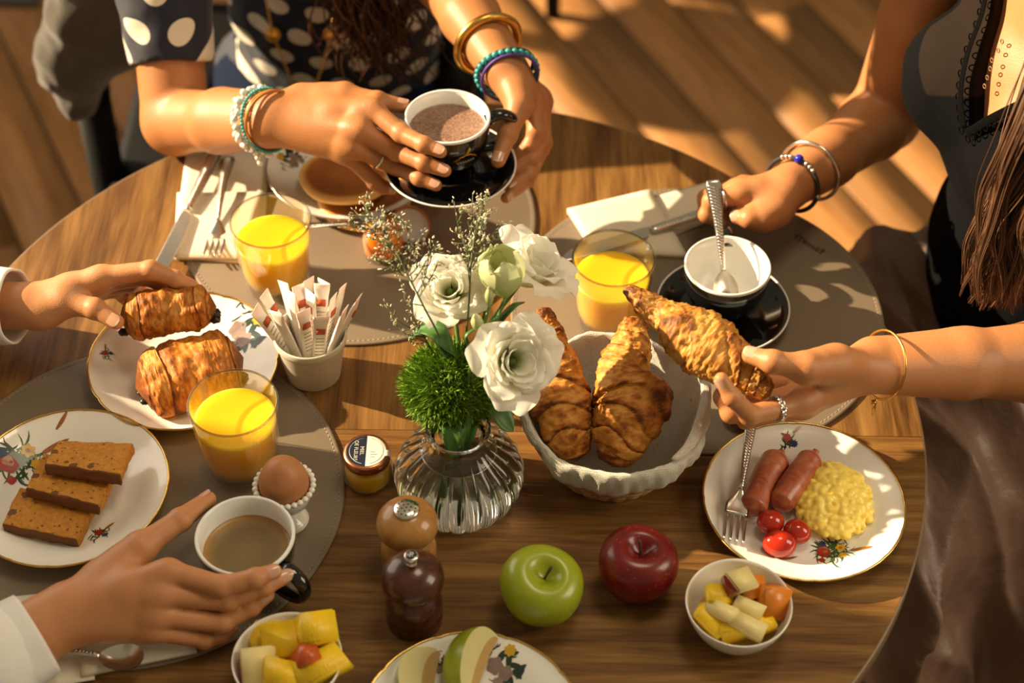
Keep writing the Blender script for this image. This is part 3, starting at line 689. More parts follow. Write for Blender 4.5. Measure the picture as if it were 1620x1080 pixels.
sp_top = P(1128, 286, .118); sp_bot = cc + np.array([.004, -.010, .0135])
spoon('teaspoon standing in the empty black cup', aim(sp_bot + (sp_top - sp_bot) * .29, sp_top, (0, -1, 0.6)), float(np.linalg.norm(sp_top - sp_bot)), .0125, .036)
fk = aim(P(1172, 772, .0275), P(1188, 660, .034), (0.1, -.30, 1)); fork('fork resting on the edge of the egg plate, handle up', (0, 0, 0), fk, .185)
# ================================================================== food
def crust_mat(name, stops, sc=1.0):
    s = NT(name); a = attr_node(s, 'crust'); nz = s.noise(scale=70 * sc, detail=6, rough=0.7, dist=0.6); n2 = s.noise(scale=420 * sc, detail=3)
    f = s.m('ADD', s.m('ADD', a, s.m('MULTIPLY', s.m('SUBTRACT', nz, 0.5), 0.75)), s.m('MULTIPLY', s.m('SUBTRACT', n2, 0.5), 0.35))
    s.p(Base_Color=s.ramp(f, stops), Roughness=0.56, Specular_IOR_Level=0.30, Subsurface_Weight=0.12, Subsurface_Scale=0.004, Subsurface_Radius=(1, 0.4, 0.15))
    s.bump(s.m('ADD', nz, s.m('MULTIPLY', n2, 0.6)), 0.4, 0.0012); return s.mat
m_crust = crust_mat('croissant_crust', [(0.10, (0.60, 0.29, 0.060)), (0.36, (0.48, 0.180, 0.022)), (0.60, (0.31, 0.095, 0.012)), (0.85, (0.125, 0.034, 0.006))])
m_crust2 = crust_mat('croissant_crust_paler', [(0.15, (0.58, 0.30, 0.068)), (0.42, (0.45, 0.185, 0.028)), (0.70, (0.29, 0.10, 0.016)), (0.95, (0.10, 0.03, 0.006))])
m_pastry = crust_mat('puff_pastry', [(0.05, (0.60, 0.28, 0.06)), (0.34, (0.48, 0.165, 0.018)), (0.60, (0.33, 0.095, 0.011)), (0.90, (0.13, 0.034, 0.006))])
def roll(spine, radii, seed, bands, skew=0.10, flat=0.85, M=230, N=76, lump=.0036, streak=.0012, groove=.105, mat=None, up=(0, 0, 1), pinch=1.0):
    """A rolled dough body along spine (world points): overlapping bands, grooves and flaky streaks."""
    r = np.random.default_rng(seed); sp = spline(np.c_[np.asarray(spine, float), np.asarray(radii, float)], M); C, R = sp[:, :3], sp[:, 3]
    t = np.gradient(C, axis=0); t /= np.linalg.norm(t, axis=1)[:, None]; upv = np.asarray(up, float)
    Bv = np.cross(t, upv); Bv /= np.linalg.norm(Bv, axis=1)[:, None]; Nv = np.cross(Bv, t)
    th = np.arange(N) * 2 * PI / N; s = np.linspace(0, 1, M); S, T = np.meshgrid(s, th, indexing='ij')
    sk = S + skew * np.sin(T + r.uniform(0, 6)) * np.sin(PI * S) + 0.012 * np.sin(3 * T + 5 * S)
    e = np.array([-.2] + list(bands) + [1.2]); k = np.clip(np.searchsorted(e, sk.ravel()) - 1, 0, len(e) - 2).reshape(S.shape)
    u = (sk - e[k]) / (e[k + 1] - e[k]); wdt = e[k + 1] - e[k]
    mid = 0.5 * (e[k] + e[k + 1]); out = np.where(mid < .5, 1 - u, u)          # 0 at the inner edge of the band, 1 at the outer
    prof = 1.0 + groove * (0.62 * np.power(np.clip(out, 0, 1), 0.8) - 0.18) - groove * 1.0 * np.exp(-((1 - out) / 0.07) ** 2) - groove * .35 * np.exp(-(out / 0.12) ** 2)
    jit = (r.random(len(e)) - .5) * .13; prof = prof + jit[k]
    RR = R[:, None] * prof
    base = C[:, None] + Bv[:, None] * (np.cos(T) * RR)[..., None] + Nv[:, None] * (np.sin(T) * RR * flat)[..., None]
    flatp = base.reshape(-1, 3); q = np.stack([S.ravel() * 3.2, np.cos(T).ravel() * .35, np.sin(T).ravel() * .35], 1) + seed * 3.1
    n1 = fbm(flatp + seed, 38, 3).reshape(S.shape); n2 = fbm(q, 9.0, 3).reshape(S.shape); n3 = fbm(flatp + seed * 2, 190, 2).reshape(S.shape)
    d = lump * n1 + streak * n2 + .0005 * n3; taper = np.clip(R / .012, .3, 1)[:, None]
    nv = Bv[:, None] * np.cos(T)[..., None] + Nv[:, None] * np.sin(T)[..., None]
    V = base + nv * (d * taper)[..., None]
    c = .36 + .28 * (out - .45) + .45 * np.exp(-((1 - out) / .10) ** 2) * .7 + .40 * n1 + .42 * n2 - .18 * (np.sin(T) < -.3) + .25 * (np.abs(S - .5) > .42)
    f = grid_faces(M, N, True); V = V.reshape(-1, 3)
    caps = [tuple(range(N - 1, -1, -1)), tuple((M - 1) * N + j for j in range(N))]
    g = G(); g.add(V, [x[::-1] for x in f], col=c.ravel()); 
    cc = G(); g.add(np.vstack([V[:N], C[0] - t[0] * R[0] * .4]), [(j, (j + 1) % N, N) for j in range(N)], col=np.full(N + 1, .8))
    g.add(np.vstack([V[-N:], C[-1] + t[-1] * R[-1] * .4]), [((j + 1) % N, j, N) for j in range(N)], col=np.full(N + 1, .8))
    return g
def rollthing(name, label, cat_, spine, radii, seed, bands, mat, group=None, **kw):
    base = np.asarray(spine, float).mean(0); g = roll(spine, radii, seed, bands, **kw)
    o = thing(name, label, cat_, base, None, group, me=g.mesh(name, mat, base, True, True)); return o
BANDS = [.0, .08, .17, .27, .385, .60, .72, .82, .91]
px = lambda w, h=.07, v=620: w / 2 / (F_PX / ((CAM[2] - TZ - h) / (sp_ - (540 - v) / F_PX * cp_)))
sp1 = [P(858, 490, .112), P(870, 528, .100), P(880, 575, .086), P(884, 625, .072), P(896, 675, .055), P(912, 720, .036)]
rollthing('croissant', 'golden croissant in the basket nearest the white flower, narrow tip up', 'croissant', sp1, [px(24), px(42), px(76), px(100), px(88), px(44)], 3, [.0, .10, .22, .40, .60, .74, .86], m_crust, 'croissants', skew=.07)
sp2 = [P(1003, 506, .105), P(996, 550, .096), P(988, 595, .084), P(996, 640, .072), P(984, 690, .054), P(972, 730, .034)]
rollthing('croissant', 'darker broad croissant in the middle of the linen lined basket', 'croissant', sp2, [px(34), px(72), px(92), px(122), px(96), px(46)], 11, [.0, .14, .27, .40, .60, .72, .84, .92], m_crust, 'croissants', skew=.10)
HC = .150
sp3 = [P(993, 457, HC + .005), P(1040, 492, HC + .008), P(1092, 528, HC + .006), P(1134, 556, HC + .002), P(1180, 590, HC - .004), P(1214, 622, HC - .010)]
rollthing('croissant', 'croissant held up in the hand wearing the chain ring', 'croissant', sp3, [px(20, .15), px(56, .15), px(98, .15), px(102, .15), px(72, .15), px(32, .15)], 21, [.0, .08, .17, .34, .62, .74, .84, .93], m_crust2, 'croissants', skew=.16, flat=.8, lump=.003, streak=.0016)
g = roll([P(1150, 655, .013), P(1166, 662, .013), P(1185, 664, .012)], [.004, .008, .006], 5, [.3, .6], M=40, N=30)
bb = P(1166, 662, .012); thing('pastry_piece', 'torn bit of croissant lying on the mat below the raised hand', 'pastry', bb, None, None, me=g.mesh('pastry_piece', m_crust2, bb, True, True))

# basket with its linen ----------------------------------------------------
bk = P(971, 640, .075); BKT = np.array([bk[0], bk[1], TZ])
m_wick = NT('wicker'); m_wick.p(Base_Color=m_wick.ramp(m_wick.noise(scale=90), [(.3, (.26, .12, .035)), (.7, (.50, .29, .11))]), Roughness=.55); m_wick = m_wick.mat
m_linen = NT('white_linen'); vv = m_linen.map(m_linen.tc.outputs['Object'], (1, 1, 1)); w1 = m_linen.n('TexWave', {'Vector': vv, 'Scale': 260.0, 'Distortion': 2.0}, out=1); w2 = m_linen.n('TexWave', {'Vector': vv, 'Scale': 260.0, 'Distortion': 2.0}, out=1, bands_direction='Z')
m_linen.p(Base_Color=m_linen.mix(m_linen.m('MULTIPLY', w1, w2), (.60, .54, .46), (.74, .69, .60)), Roughness=.9, Subsurface_Weight=.15, Subsurface_Scale=.01); m_linen.bump(m_linen.m('ADD', m_linen.m('MULTIPLY', m_linen.m('ADD', w1, w2), .16), m_linen.noise(scale=42, detail=4, dist=1.5)), .75, .0035); m_linen = m_linen.mat
basket = thing('bread_basket', 'round wicker basket lined with white linen holding two croissants', 'basket', BKT)
def brad(z): return .050 + .033 * (z / .072) ** .8
q = G(); q.add(*lathe([(0, .001), (.050, .001), (.051, .004), (.049, .006), (0, .006)], 48, ends=False)); part('base', q, m_wick, basket)
ns = 26
me_cache = {}
for k in range(ns):
    a = 2 * PI * k / ns
    q = G(); q.add(*tube([(brad(z), 0, z) for z in np.linspace(.003, .062, 8)], .0013, 6)) if 's' not in me_cache else None
    if 's' not in me_cache: me_cache['s'] = q.mesh('stake', m_wick)
    link('stake', me_cache['s'], basket, None, (0, 0, a))
for j in range(13):
    z = .004 + j * .0047; a = np.linspace(0, 2 * PI, 130, endpoint=False); r_ = brad(z) + .0016 * np.cos(a * ns / 2 + (j % 2) * PI) + .0004
    q = G(); q.add(*tube(np.stack([r_ * np.cos(a), r_ * np.sin(a), np.full(130, z)], 1), .0021, 6, closed=True)); part('wicker_strand', q, m_wick, basket)
lin = thing('linen_cloth', 'white linen cloth lining the basket, folded over its rim', 'cloth', BKT)
nl, na = 40, 200; V = np.zeros((nl, na, 3)); aa = np.arange(na) * 2 * PI / na
rr_ = random.Random(4)
key = [(.000, .0090), (.030, .0090), (.046, .0110), (.058, .025), (.070, .050), (.0785, .070), (.0815, .0775), (.0840, .0790), (.0868, .0768), (.0878, .072), (.0868, .063), (.0845, .056)]
kp = spline(np.array(key), nl)
for i in range(nl):
    r0, z0 = kp[i]; w = max(0, (i - 6) / nl)
    fold = .0030 * np.sin(aa * 5 + .9 * np.sin(3 * aa)) * w + .0020 * np.sin(aa * 13 + 2.0 + 2 * np.sin(2 * aa) + i * .05) * w + .0009 * np.sin(aa * 29 + i * .22) * w + .0006 * np.sin(aa * 47 - i * .3) * w
    oval = 1 + .012 * np.cos(2 * aa)
    hang = np.where(i > 28, (i - 28) / (nl - 28), 0) * (.0065 * np.sin(aa * 2 + 3.6) + .007 * np.sin(aa * 3 + 1.0) + .002 * np.sin(aa * 11))
    lift = .004 * np.sin(aa - .3) * min(1, i / 20) + .0065 * np.exp(-((aa - .18) / .2) ** 2) * np.clip((i - 18) / 8, 0, 1)
    R_ = np.maximum(r0 * oval + fold, 0); V[i, :, 0] = R_ * np.cos(aa); V[i, :, 1] = R_ * np.sin(aa); V[i, :, 2] = z0 + lift - hang + .0012 * np.sin(aa * 11) * w
q = G(); q.add(V.reshape(-1, 3), grid_faces(nl, na, True)); o = part('cloth', q, m_linen, lin); md = o.modifiers.new('thick', 'SOLIDIFY'); md.thickness = .0011; md.offset = 0
# a rolled hem standing up on the right of the rim
hp = [(.0835 * math.cos(a) * (1.0 + .03 * math.sin(5 * a)), .0835 * math.sin(a), .0805 + .0035 * math.sin((a + .75) * 2.2)) for a in np.linspace(-.95, .34, 16)]
q = G(); q.add(*tube(spline(hp, 40), [.0022 + .0034 * math.sin(PI * t) ** .6 for t in np.linspace(0, 1, 40)], 12, .75)); part('rolled_hem', q, m_linen, lin)

# chocolate pastries -------------------------------------------------------
m_choc_bit = simple('dark_chocolate', (.018, .008, .005), .35, .4, 60)
def pain(label, a, b, R, fl, seed, bandpos, groove):
    a = np.asarray(a); b = np.asarray(b); n = nrm(b - a); c = (a + b) / 2
    sp = [a - n * .002, a + n * .006, a + (b - a) * .25, c + np.array([0, 0, .002]), a + (b - a) * .75, b - n * .006, b + n * .002]
    o = rollthing('chocolate_pastry', label, 'pastry', sp, [R * .62, R * .93, R * 1.03, R * 1.0, R * 1.02, R * .92, R * .6], seed, bandpos, m_pastry, 'chocolate filled pastries', flat=fl, skew=.03, groove=groove, lump=.0042, streak=.0007, N=90)
    base = np.array(o.location)
    for sgn, e in ((-1, a), (1, b)):
        for k in range(3):
            r2 = np.random.default_rng(seed * 10 + k + (0 if sgn < 0 else 5)); pos = e + n * sgn * .0055 + np.cross(n, [0, 0, 1]) * (r2.random() - .5) * R * 1.1 - np.array([0, 0, R * fl * (.25 + .35 * r2.random())])
            q = G(); v, f = ellipsoid((0, 0, 0), (.0055, .0045, .0035), 10, 7); v = v + (r2.random(v.shape) - .5) * .0016; q.add(v, f, off=pos - base); part('chocolate', q, m_choc_bit, o, label='dark chocolate at the end')
    return o
pz = lambda h: h
pain('chocolate pastry lying on the wavy plate behind the juice', P(232, 608, .031), P(368, 570, .034), .0375, .74, 7, [.05, .30, .66, .95], .045)
pain('upper chocolate pastry being picked up by the hand at left', P(202, 500, .064), P(330, 486, .066), .0240, .95, 17, [.04, .25, .60, .78, .95], .05)

# cake slices ---------------------------------------------------------------
def cake_mat():
    s = NT('spice_cake'); v = s.n('TexVoronoi', {'Vector': s.tc.outputs['Object'], 'Scale': 150.0}); v2 = s.n('TexVoronoi', {'Vector': s.tc.outputs['Object'], 'Scale': 55.0}); nz = s.noise(scale=220, detail=4)
    c = s.ramp(nz, [(.3, (.36, .135, .012)), (.6, (.50, .215, .024)), (.8, (.56, .27, .045))])
    pit = s.m('LESS_THAN', s.m('ADD', v, s.m('MULTIPLY', nz, .25)), .30); pit2 = s.m('LESS_THAN', s.m('ADD', v2, s.m('MULTIPLY', nz, .3)), .37)
    c = s.mix(s.m('MULTIPLY', pit, .75), c, (.085, .024, .006)); c = s.mix(s.m('MULTIPLY', pit2, .8), c, (.07, .020, .006))
    s.p(Base_Color=c, Roughness=.85); s.bump(s.m('SUBTRACT', nz, s.m('MULTIPLY', s.m('ADD', pit, pit2), .8)), .6, .0015); return s.mat
m_cake = cake_mat(); m_cakecr = simple('cake_crust', (.20, .062, .012), .7, .4, 160, .4, 300)
def slab3(label, corners, thick, seed):
    """corners: 4 world points of the top face (front-left, front-right, back-right, back-left)"""
    a, b, c, d = [np.asarray(p, float) for p in corners]; n = nrm(np.cross(b - a, d - a)); na_, nb_, nc_ = 34, 18, 6; base = (a + c) / 2
    pts = {}; V = []; Fq = []; MI = []
    def vid(i, j, k):
        if (i, j, k) not in pts:
            s, t, w = i / na_, j / nb_, k / nc_; p = (a * (1 - s) + b * s) * (1 - t) + (d * (1 - s) + c * s) * t - n * thick * w
            out = nrm(p - base) ; e = max(abs(s - .5), abs(t - .5)) * 2
            p = p + n * .0009 * mnoise.fractal(Vector(p * 90 + seed), .6, 2, 3) + out * .0014 * mnoise.fractal(Vector(p * 70 + seed + 9), .6, 2, 3) * (e > .95)
            if e > .97 and k in (0, nc_): p = p - out * .0010
            pts[(i, j, k)] = len(V); V.append(p)
        return pts[(i, j, k)]
    def face(l, mi): Fq.append(l); MI.append(mi)
    for i in range(na_):
        for j in range(nb_):
            face([vid(i, j, 0), vid(i + 1, j, 0), vid(i + 1, j + 1, 0), vid(i, j + 1, 0)], 0); face([vid(i, j + 1, nc_), vid(i + 1, j + 1, nc_), vid(i + 1, j, nc_), vid(i, j, nc_)], 0)
    for k in range(nc_):
        for i in range(na_):
            face([vid(i, 0, k + 1), vid(i + 1, 0, k + 1), vid(i + 1, 0, k), vid(i, 0, k)], 1); face([vid(i, nb_, k), vid(i + 1, nb_, k), vid(i + 1, nb_, k + 1), vid(i, nb_, k + 1)], 1)
        for j in range(nb_):
            face([vid(0, j, k), vid(0, j + 1, k), vid(0, j + 1, k + 1), vid(0, j, k + 1)], 1); face([vid(na_, j, k + 1), vid(na_, j + 1, k + 1), vid(na_, j + 1, k), vid(na_, j, k)], 0)
    g = G(); g.add(V, Fq); g.mi = MI; return thing('cake_slice', label, 'cake', base, None, 'slices of spice cake', me=g.mesh('cake_slice', [m_cake, m_cakecr], base, True))
slab3('slice of spice cake lowest of the three, flat on the plate', [P(2, 829, .021), P(122, 854, .021), P(150, 796, .021), P(30, 770, .021)], .013, 1)
slab3('middle slice of spice cake, lying over the lowest one', [P(40, 771, .036), P(156, 799, .036), P(184, 742, .028), P(68, 716, .028)], .0125, 2)
slab3('top slice of spice cake, farthest up the plate', [P(71, 733, .049), P(191, 750, .049), P(211, 701, .037), P(90, 696, .037)], .0125, 3)

# egg in its cup -------------------------------------------------------------
eb = P(457, 822, MZ); EB = np.array([eb[0], eb[1], TZ + MZ])
ec = thing('egg_cup', 'white footed egg cup with a beaded rim', 'cup', EB)
q = G(); q.add(*lathe([(0, 0), (.018, 0), (.0185, .0015), (.015, .004), (.009, .008), (.0068, .014), (.0078, .019), (.015, .024), (.0215, .032), (.0245, .042), (.0255, .050), (.0245, .0515), (.0235, .050), (.0215, .040), (.016, .030), (0, .026)], 64, ends=False)); part('body', q, m_china, ec)
bd = G(); bd.add(*ellipsoid((0, 0, 0), (.0030, .0030, .0027), 10, 7)); bm_ = bd.mesh('bead', m_china)
for k in range(28): a = 2 * PI * k / 28; link('bead', bm_, ec, (.0258 * math.cos(a), .0258 * math.sin(a), .0505))
m_egg = NT('brown_eggshell'); m_egg.p(Base_Color=m_egg.mix(m_egg.noise(scale=160, detail=5), (.40, .155, .055), (.50, .215, .085)), Roughness=.5, Subsurface_Weight=.1, Subsurface_Scale=.005); m_egg.bump(m_egg.noise(scale=600), .08, .0005); m_egg = m_egg.mat
zz = np.linspace(-1, 1, 40); q = G(); q.add(*lathe([(max(1e-5, .0222 * math.sqrt(max(0, 1 - z * z)) * (1 - .13 * z)), .028 * z) for z in zz], 48, ends=False))
thing('egg', 'brown boiled egg standing in the white egg cup', 'egg', EB + [0, 0, .0555], None, None, me=q.mesh('egg', m_egg))

# right plate -----------------------------------------------------------------
PZ = plateR.location[2]
m_saus = NT('sausage_skin'); nz = m_saus.noise(scale=60, detail=5, dist=.8); m_saus.p(Base_Color=m_saus.ramp(nz, [(.3, (.27, .050, .020)), (.52, (.47, .125, .055)), (.75, (.58, .22, .11))]), Roughness=.34, Coat_Weight=.15, Subsurface_Weight=.15, Subsurface_Scale=.004); m_saus.bump(m_saus.noise(scale=160), .25, .0012); m_saus = m_saus.mat
def saus(label, pts, r, seed):
    p = spline(pts, 60); t = np.linspace(0, 1, 60); e = np.minimum(t, 1 - t) * 60; R = r * np.power(np.clip(e / 6.5, 0.0, 1), .42) * (1 + .05 * np.sin(t * 7 + seed)) + .0006; base = p.mean(0)
    g = G(); g.add(*tube(p, R, 28)); o = thing('sausage', label, 'sausage', base, None, 'grilled sausages', me=g.mesh('sausage', m_saus, base)); 
    q = G(); q.add(*tube([p[0], p[0] - nrm(p[1] - p[0]) * .004], [.0020, .0034], 10)); part('tied_end', q, m_saus, o, off=base); return o
saus('sausage nearer the fork on the egg plate', [P(1234, 718, .020), P(1213, 751, .0205), P(1199, 781, .0195), P(1187, 811, .017)], .0124, 1)
saus('sausage between the other sausage and the scrambled egg', [P(1288, 718, .021), P(1268, 747, .020), P(1248, 776, .0195), P(1229, 803, .0185)], .0122, 4)
m_tom = NT('tomato_skin'); m_tom.p(Base_Color=m_tom.mix(m_tom.noise(scale=40), (.36, .012, .006), (.50, .035, .010)), Roughness=.12, Coat_Weight=.25, Coat_Roughness=.06, Subsurface_Weight=.15, Subsurface_Scale=.006); m_tom = m_tom.mat
for lab, u, v, h, r, ang in (('cherry tomato touching the sausage end', 1219, 826, .018, (.0128, .0115, .0115), .3), ('cherry tomato touching the scrambled egg', 1261, 841, .016, (.0128, .0112, .0112), -.5), ('cherry tomato nearest the plate rim', 1233, 860, .017, (.0155, .0125, .0122), -.1)):
    q = G(); q.add(*ellipsoid((0, 0, 0), r, 28, 18)); b = P(u, v, h); o = thing('cherry_tomato', lab, 'tomato', b, (0.1, .05, ang), 'cherry tomatoes', me=q.mesh('cherry_tomato', m_tom))
m_scr = NT('scrambled_egg_curd'); m_scr.p(Base_Color=m_scr.mix(m_scr.noise(scale=120, detail=4), (.97, .66, .085), (1.0, .80, .22)), Roughness=.32, Subsurface_Weight=.5, Subsurface_Scale=.006, Subsurface_Radius=(1, .7, .2)); m_scr = m_scr.mat
c = P(1317, 794, .008); S_ = SDF(c - [.048, .052, .012], c + [.048, .055, .032], .0011); D = S_.new(); r = np.random.default_rng(5)
S_.ell(D, c + [0, 0, -.001], (.034, .040, .019), .004)
for k in range(620):
    a = r.uniform(0, 2 * PI); q = math.sqrt(r.random()); x, y = .0355 * q * math.cos(a), .0425 * q * math.sin(a); z = .0195 * math.sqrt(max(0, 1 - q * q * .95)) - .003
    rad = r.uniform(.0016, .0038); S_.ell(D, c + [x, y, z + r.uniform(-.001, .0022)], (rad * r.uniform(.8, 1.5), rad * r.uniform(.8, 1.5), rad), .0012)
V, Fq = S_.mesh(D); me = np_mesh('scrambled_egg', V, Fq, m_scr, c); o = thing('scrambled_egg', 'heap of yellow scrambled egg on the plate with sausages', 'egg', c, me=me)

# pancakes ---------------------------------------------------------------------
m_pan = NT('pancake'); a = attr_node(m_pan, 'crust'); nz = m_pan.noise(scale=45, detail=5)
m_pan.p(Base_Color=m_pan.ramp(m_pan.m('ADD', a, m_pan.m('MULTIPLY', m_pan.m('SUBTRACT', nz, .5), .35)), [(.15, (.80, .52, .17)), (.45, (.62, .28, .045)), (.75, (.36, .12, .015)), (1, (.22, .065, .01))]), Roughness=.6, Subsurface_Weight=.15, Subsurface_Scale=.006); m_pan = m_pan.mat
def pancake(label, c, tilt, seed, R=.050, t=.0085):
    pr = [(0, 0), (R * .9, 0), (R * .97, .0012), (R, t * .5), (R * .975, t * .85), (R * .92, t), (R * .8, t * 1.03), (R * .5, t), (R * .25, t), (0, t)]
    cr = [.7, .5, .1, .0, .0, .15, .75, .85, .8, .8]
    v, f = lathe(pr, 72, lambda a, r, z, k: r * (1 + .02 * np.sin(2 * a + seed) + .012 * np.sin(5 * a + seed)), ends=False); g = G(); g.add(v, f, col=np.repeat(cr, 72))
    return thing('pancake', label, 'pancake', c, tilt, 'pancakes', me=g.mesh('pancake', m_pan, None, True, True))
a = P(576, 316, .011); pancake('lower pancake, pale edged, nearest the jam jar', a, (0.10, .04, 0), 1.0)
a = P(548, 284, .0225); pancake('upper brown pancake lying on the other', a, (-.06, .05, .5), 2.4)

# apples -----------------------------------------------------------------------
def apple_geo(R, H, seed):
    pr = []
    for t in np.linspace(0, PI, 40):
        r = R * math.sin(t) ** .82 * (1 + .10 * math.cos(t)); z = .5 * H * math.cos(t) - .11 * H * math.exp(-(t / .62) ** 2) - .17 * H * math.exp(-(t / .20) ** 2) - .02 * R + .10 * H * math.exp(-((PI - t) / .35) ** 2)
        pr.append((max(r, 1e-5), z))
    def rf(a, r, z, k): return r * (1 + .012 * np.cos(5 * a + seed) * (1 if z < 0 else .4) + .02 * np.cos(2 * a + seed * 2) + .010 * np.cos(3 * a))
    v, f = lathe(pr[::-1], 72, rf, ends=False); return v, f
def apple_mat(name, lo, hi, streaks, speck):
    s = NT(name); o = s.tc.outputs['Object']; n = s.noise(s.map(o, (30, 30, 7)), 3, 4); nz = s.noise(scale=26, detail=3); v = s.n('TexVoronoi', {'Vector': o, 'Scale': 190.0}); sep = s.n('SeparateXYZ', {0: o}, out=2)
    c = s.mix(s.m('MULTIPLY', s.m('ADD', n, nz), .5), lo, hi)
    if streaks: c = s.mix(s.m('MULTIPLY', s.m('MULTIPLY', n, n), .55), c, streaks)
    dot = s.m('MULTIPLY', s.m('LESS_THAN', v, .13), .55); c = s.mix(dot, c, speck)
    s.p(Base_Color=c, Roughness=.30, Coat_Weight=.18, Coat_Roughness=.16, Subsurface_Weight=.08, Subsurface_Scale=.01); return s.mat
m_ga = apple_mat('green_apple_skin', (.20, .27, .006), (.36, .40, .018), None, (.45, .48, .14)); m_ra = apple_mat('red_apple_skin', (.055, .0015, .003), (.20, .004, .005), (.30, .022, .010), (.45, .16, .08))
m_twig = simple('apple_stalk', (.10, .055, .02), .7, .4, 200)
def apple(label, u, v, D, H, mat, tilt, seed):
    R = D / 2 / 1.05; c = P(u, v, H * .47); o = thing('apple', label, 'apple', (c[0], c[1], TZ + H * .475), tilt, 'whole apples'); vv, ff = apple_geo(R, H, seed); q = G(); q.add(vv, ff); part('fruit', q, mat, o)
    q = G(); q.add(*tube(spline([(0, 0, H * .20), (.001, 0, H * .32), (.004, .001, H * .44)], 8), [.0012, .0011, .0011, .0011, .0012, .0013, .0015, .0017], 8)); part('stalk', q, m_twig, o); return o
apple('green apple on the bare table', 856, 928, .0745, .070, m_ga, (0.22, 0.06, .6), 1.0)
apple('dark red apple on the bare table', 1009, 894, .0715, .069, m_ra, (0.08, 0.0, 2.0), 2.2)
m_flesh = simple('apple_flesh', (.66, .58, .27), .5, .18, 60); m_flesh2 = simple('apple_flesh_browned', (.52, .32, .10), .5, .3, 90)
def wedge(label, loc, rot, R, ang, skin, group, flat=1.0):
    """apple segment: two cut faces meeting in the core edge, skin outside"""
    n, m = 22, 10; g = G(); V = []; 
    for j in range(m):
        b = -ang / 2 + ang * j / (m - 1)
        for i in range(n):
            t = PI * i / (n - 1); r = R * math.sin(t) ** .8 * (1 + .08 * math.cos(t)); z = R * .93 * math.cos(t); V.append((r * math.cos(b), r * math.sin(b), z * flat))
    f = grid_faces(m, n); g.add(V, [q[::-1] for q in f], 0)
    for j, fl in ((0, 0), (m - 1, 1)):
        rim = [V[j * n + i] for i in range(n)]; core = [(R * .10 * (1 - abs(2 * i / (n - 1) - 1) ** 2) * .6 - R * .02, 0, R * .86 * flat * math.cos(PI * i / (n - 1))) for i in range(n)]
        mid = [tuple(.35 * np.array(a) + .65 * np.array(b)) for a, b in zip(rim, core)]
        qf = [(q[::-1] if fl else q) for q in grid_faces(2, n)]
        g.add(rim + mid, [tuple(q) for q in qf], 1); g.add(mid + core, [tuple(q) for q in qf], 2)
    return thing('apple_slice', label, 'apple', loc, rot, group, me=g.mesh('apple_slice', [skin, m_flesh, m_flesh2]))
wl = P(748, 1062, .030); M3 = basis(nrm([.25, .95, .15]), (0, 0, 1))
o = wedge('large green skinned apple wedge at the bottom edge', wl, None, (.037), 1.55, m_ga, 'apple slices'); o.rotation_euler = Matrix(basis(nrm([.30, .94, .10]), (-.85, .12, .25)).tolist()).to_euler(); o.location = P(768, 1062, .018)
o = wedge('thin apple slice left of the large wedge', wl, None, .034, .5, m_ga, 'apple slices'); o.rotation_euler = Matrix(basis(nrm([.10, .99, .0]), (-1.0, .1, .12)).tolist()).to_euler(); o.location = P(690, 1078, .014)

# fruit salad --------------------------------------------------------------------
import bmesh
m_pine = NT('pineapple_flesh'); nn_ = m_pine.noise(m_pine.map(m_pine.tc.outputs['Object'], (200, 60, 60)), 3, 3); m_pine.p(Base_Color=m_pine.mix(nn_, (.86, .50, .008), (.96, .70, .03)), Roughness=.28, Subsurface_Weight=.3, Subsurface_Scale=.006, Subsurface_Radius=(1, .7, .1)); m_pine.bump(nn_, .5, .0016); m_pine = m_pine.mat
m_mel = simple('orange_melon', (.78, .25, .022), .3, .2, 60, .3, 220, Subsurface_Weight=.3, Subsurface_Scale=.006); m_grape = simple('pink_grapefruit', (.72, .13, .03), .28, .45, 70, .4, 200, Subsurface_Weight=.3, Subsurface_Scale=.006)
m_apf = simple('pale_apple_flesh', (.86, .70, .30), .42, .12, 60); m_aps = simple('red_streaked_skin', (.34, .014, .014), .2, .5, 90, 0, 200, Coat_Weight=.4)
def chunk(label, u, v, h, size, rot, mat, seed, skin=None, org=None, rough=.25):
    r = np.random.default_rng(seed); bm = bmesh.new()
    for sx in (-1, 1):
        for sy in (-1, 1):
            for sz in (-1, 1):
                p = np.array([sx, sy, sz]) * (1.12 - rough * 1.5 * r.random(3)) * np.array(size) * .62; bm.verts.new(p)
    bmesh.ops.convex_hull(bm, input=bm.verts); bmesh.ops.recalc_face_normals(bm, faces=bm.faces)
    bmesh.ops.dissolve_limit(bm, angle_limit=.2, verts=bm.verts, edges=bm.edges)
    bmesh.ops.bevel(bm, geom=list(bm.edges), offset=min(size) * .07, segments=2, affect='EDGES', clamp_overlap=True)
    for v_ in bm.verts:
        d = mnoise.fractal(Vector((v_.co.x * 130 + seed, v_.co.y * 130, v_.co.z * 130)), .6, 2, 2); v_.co += v_.co.normalized() * d * .0008
    if skin:
        bm.normal_update()
        for f in bm.faces:
            if f.normal.x < -.7: f.material_index = 1
    me = bpy.data.meshes.new('fruit_chunk'); bm.to_mesh(me); bm.free(); me.materials.append(mat)
    if skin: me.materials.append(skin)
    me.polygons.foreach_set('use_smooth', [True] * len(me.polygons))
    return thing('fruit_chunk', label, 'fruit', P(u, v, h), rot, 'pieces of fruit in the ' + ('right bowl' if u > 900 else 'bottom bowl'), me=me)
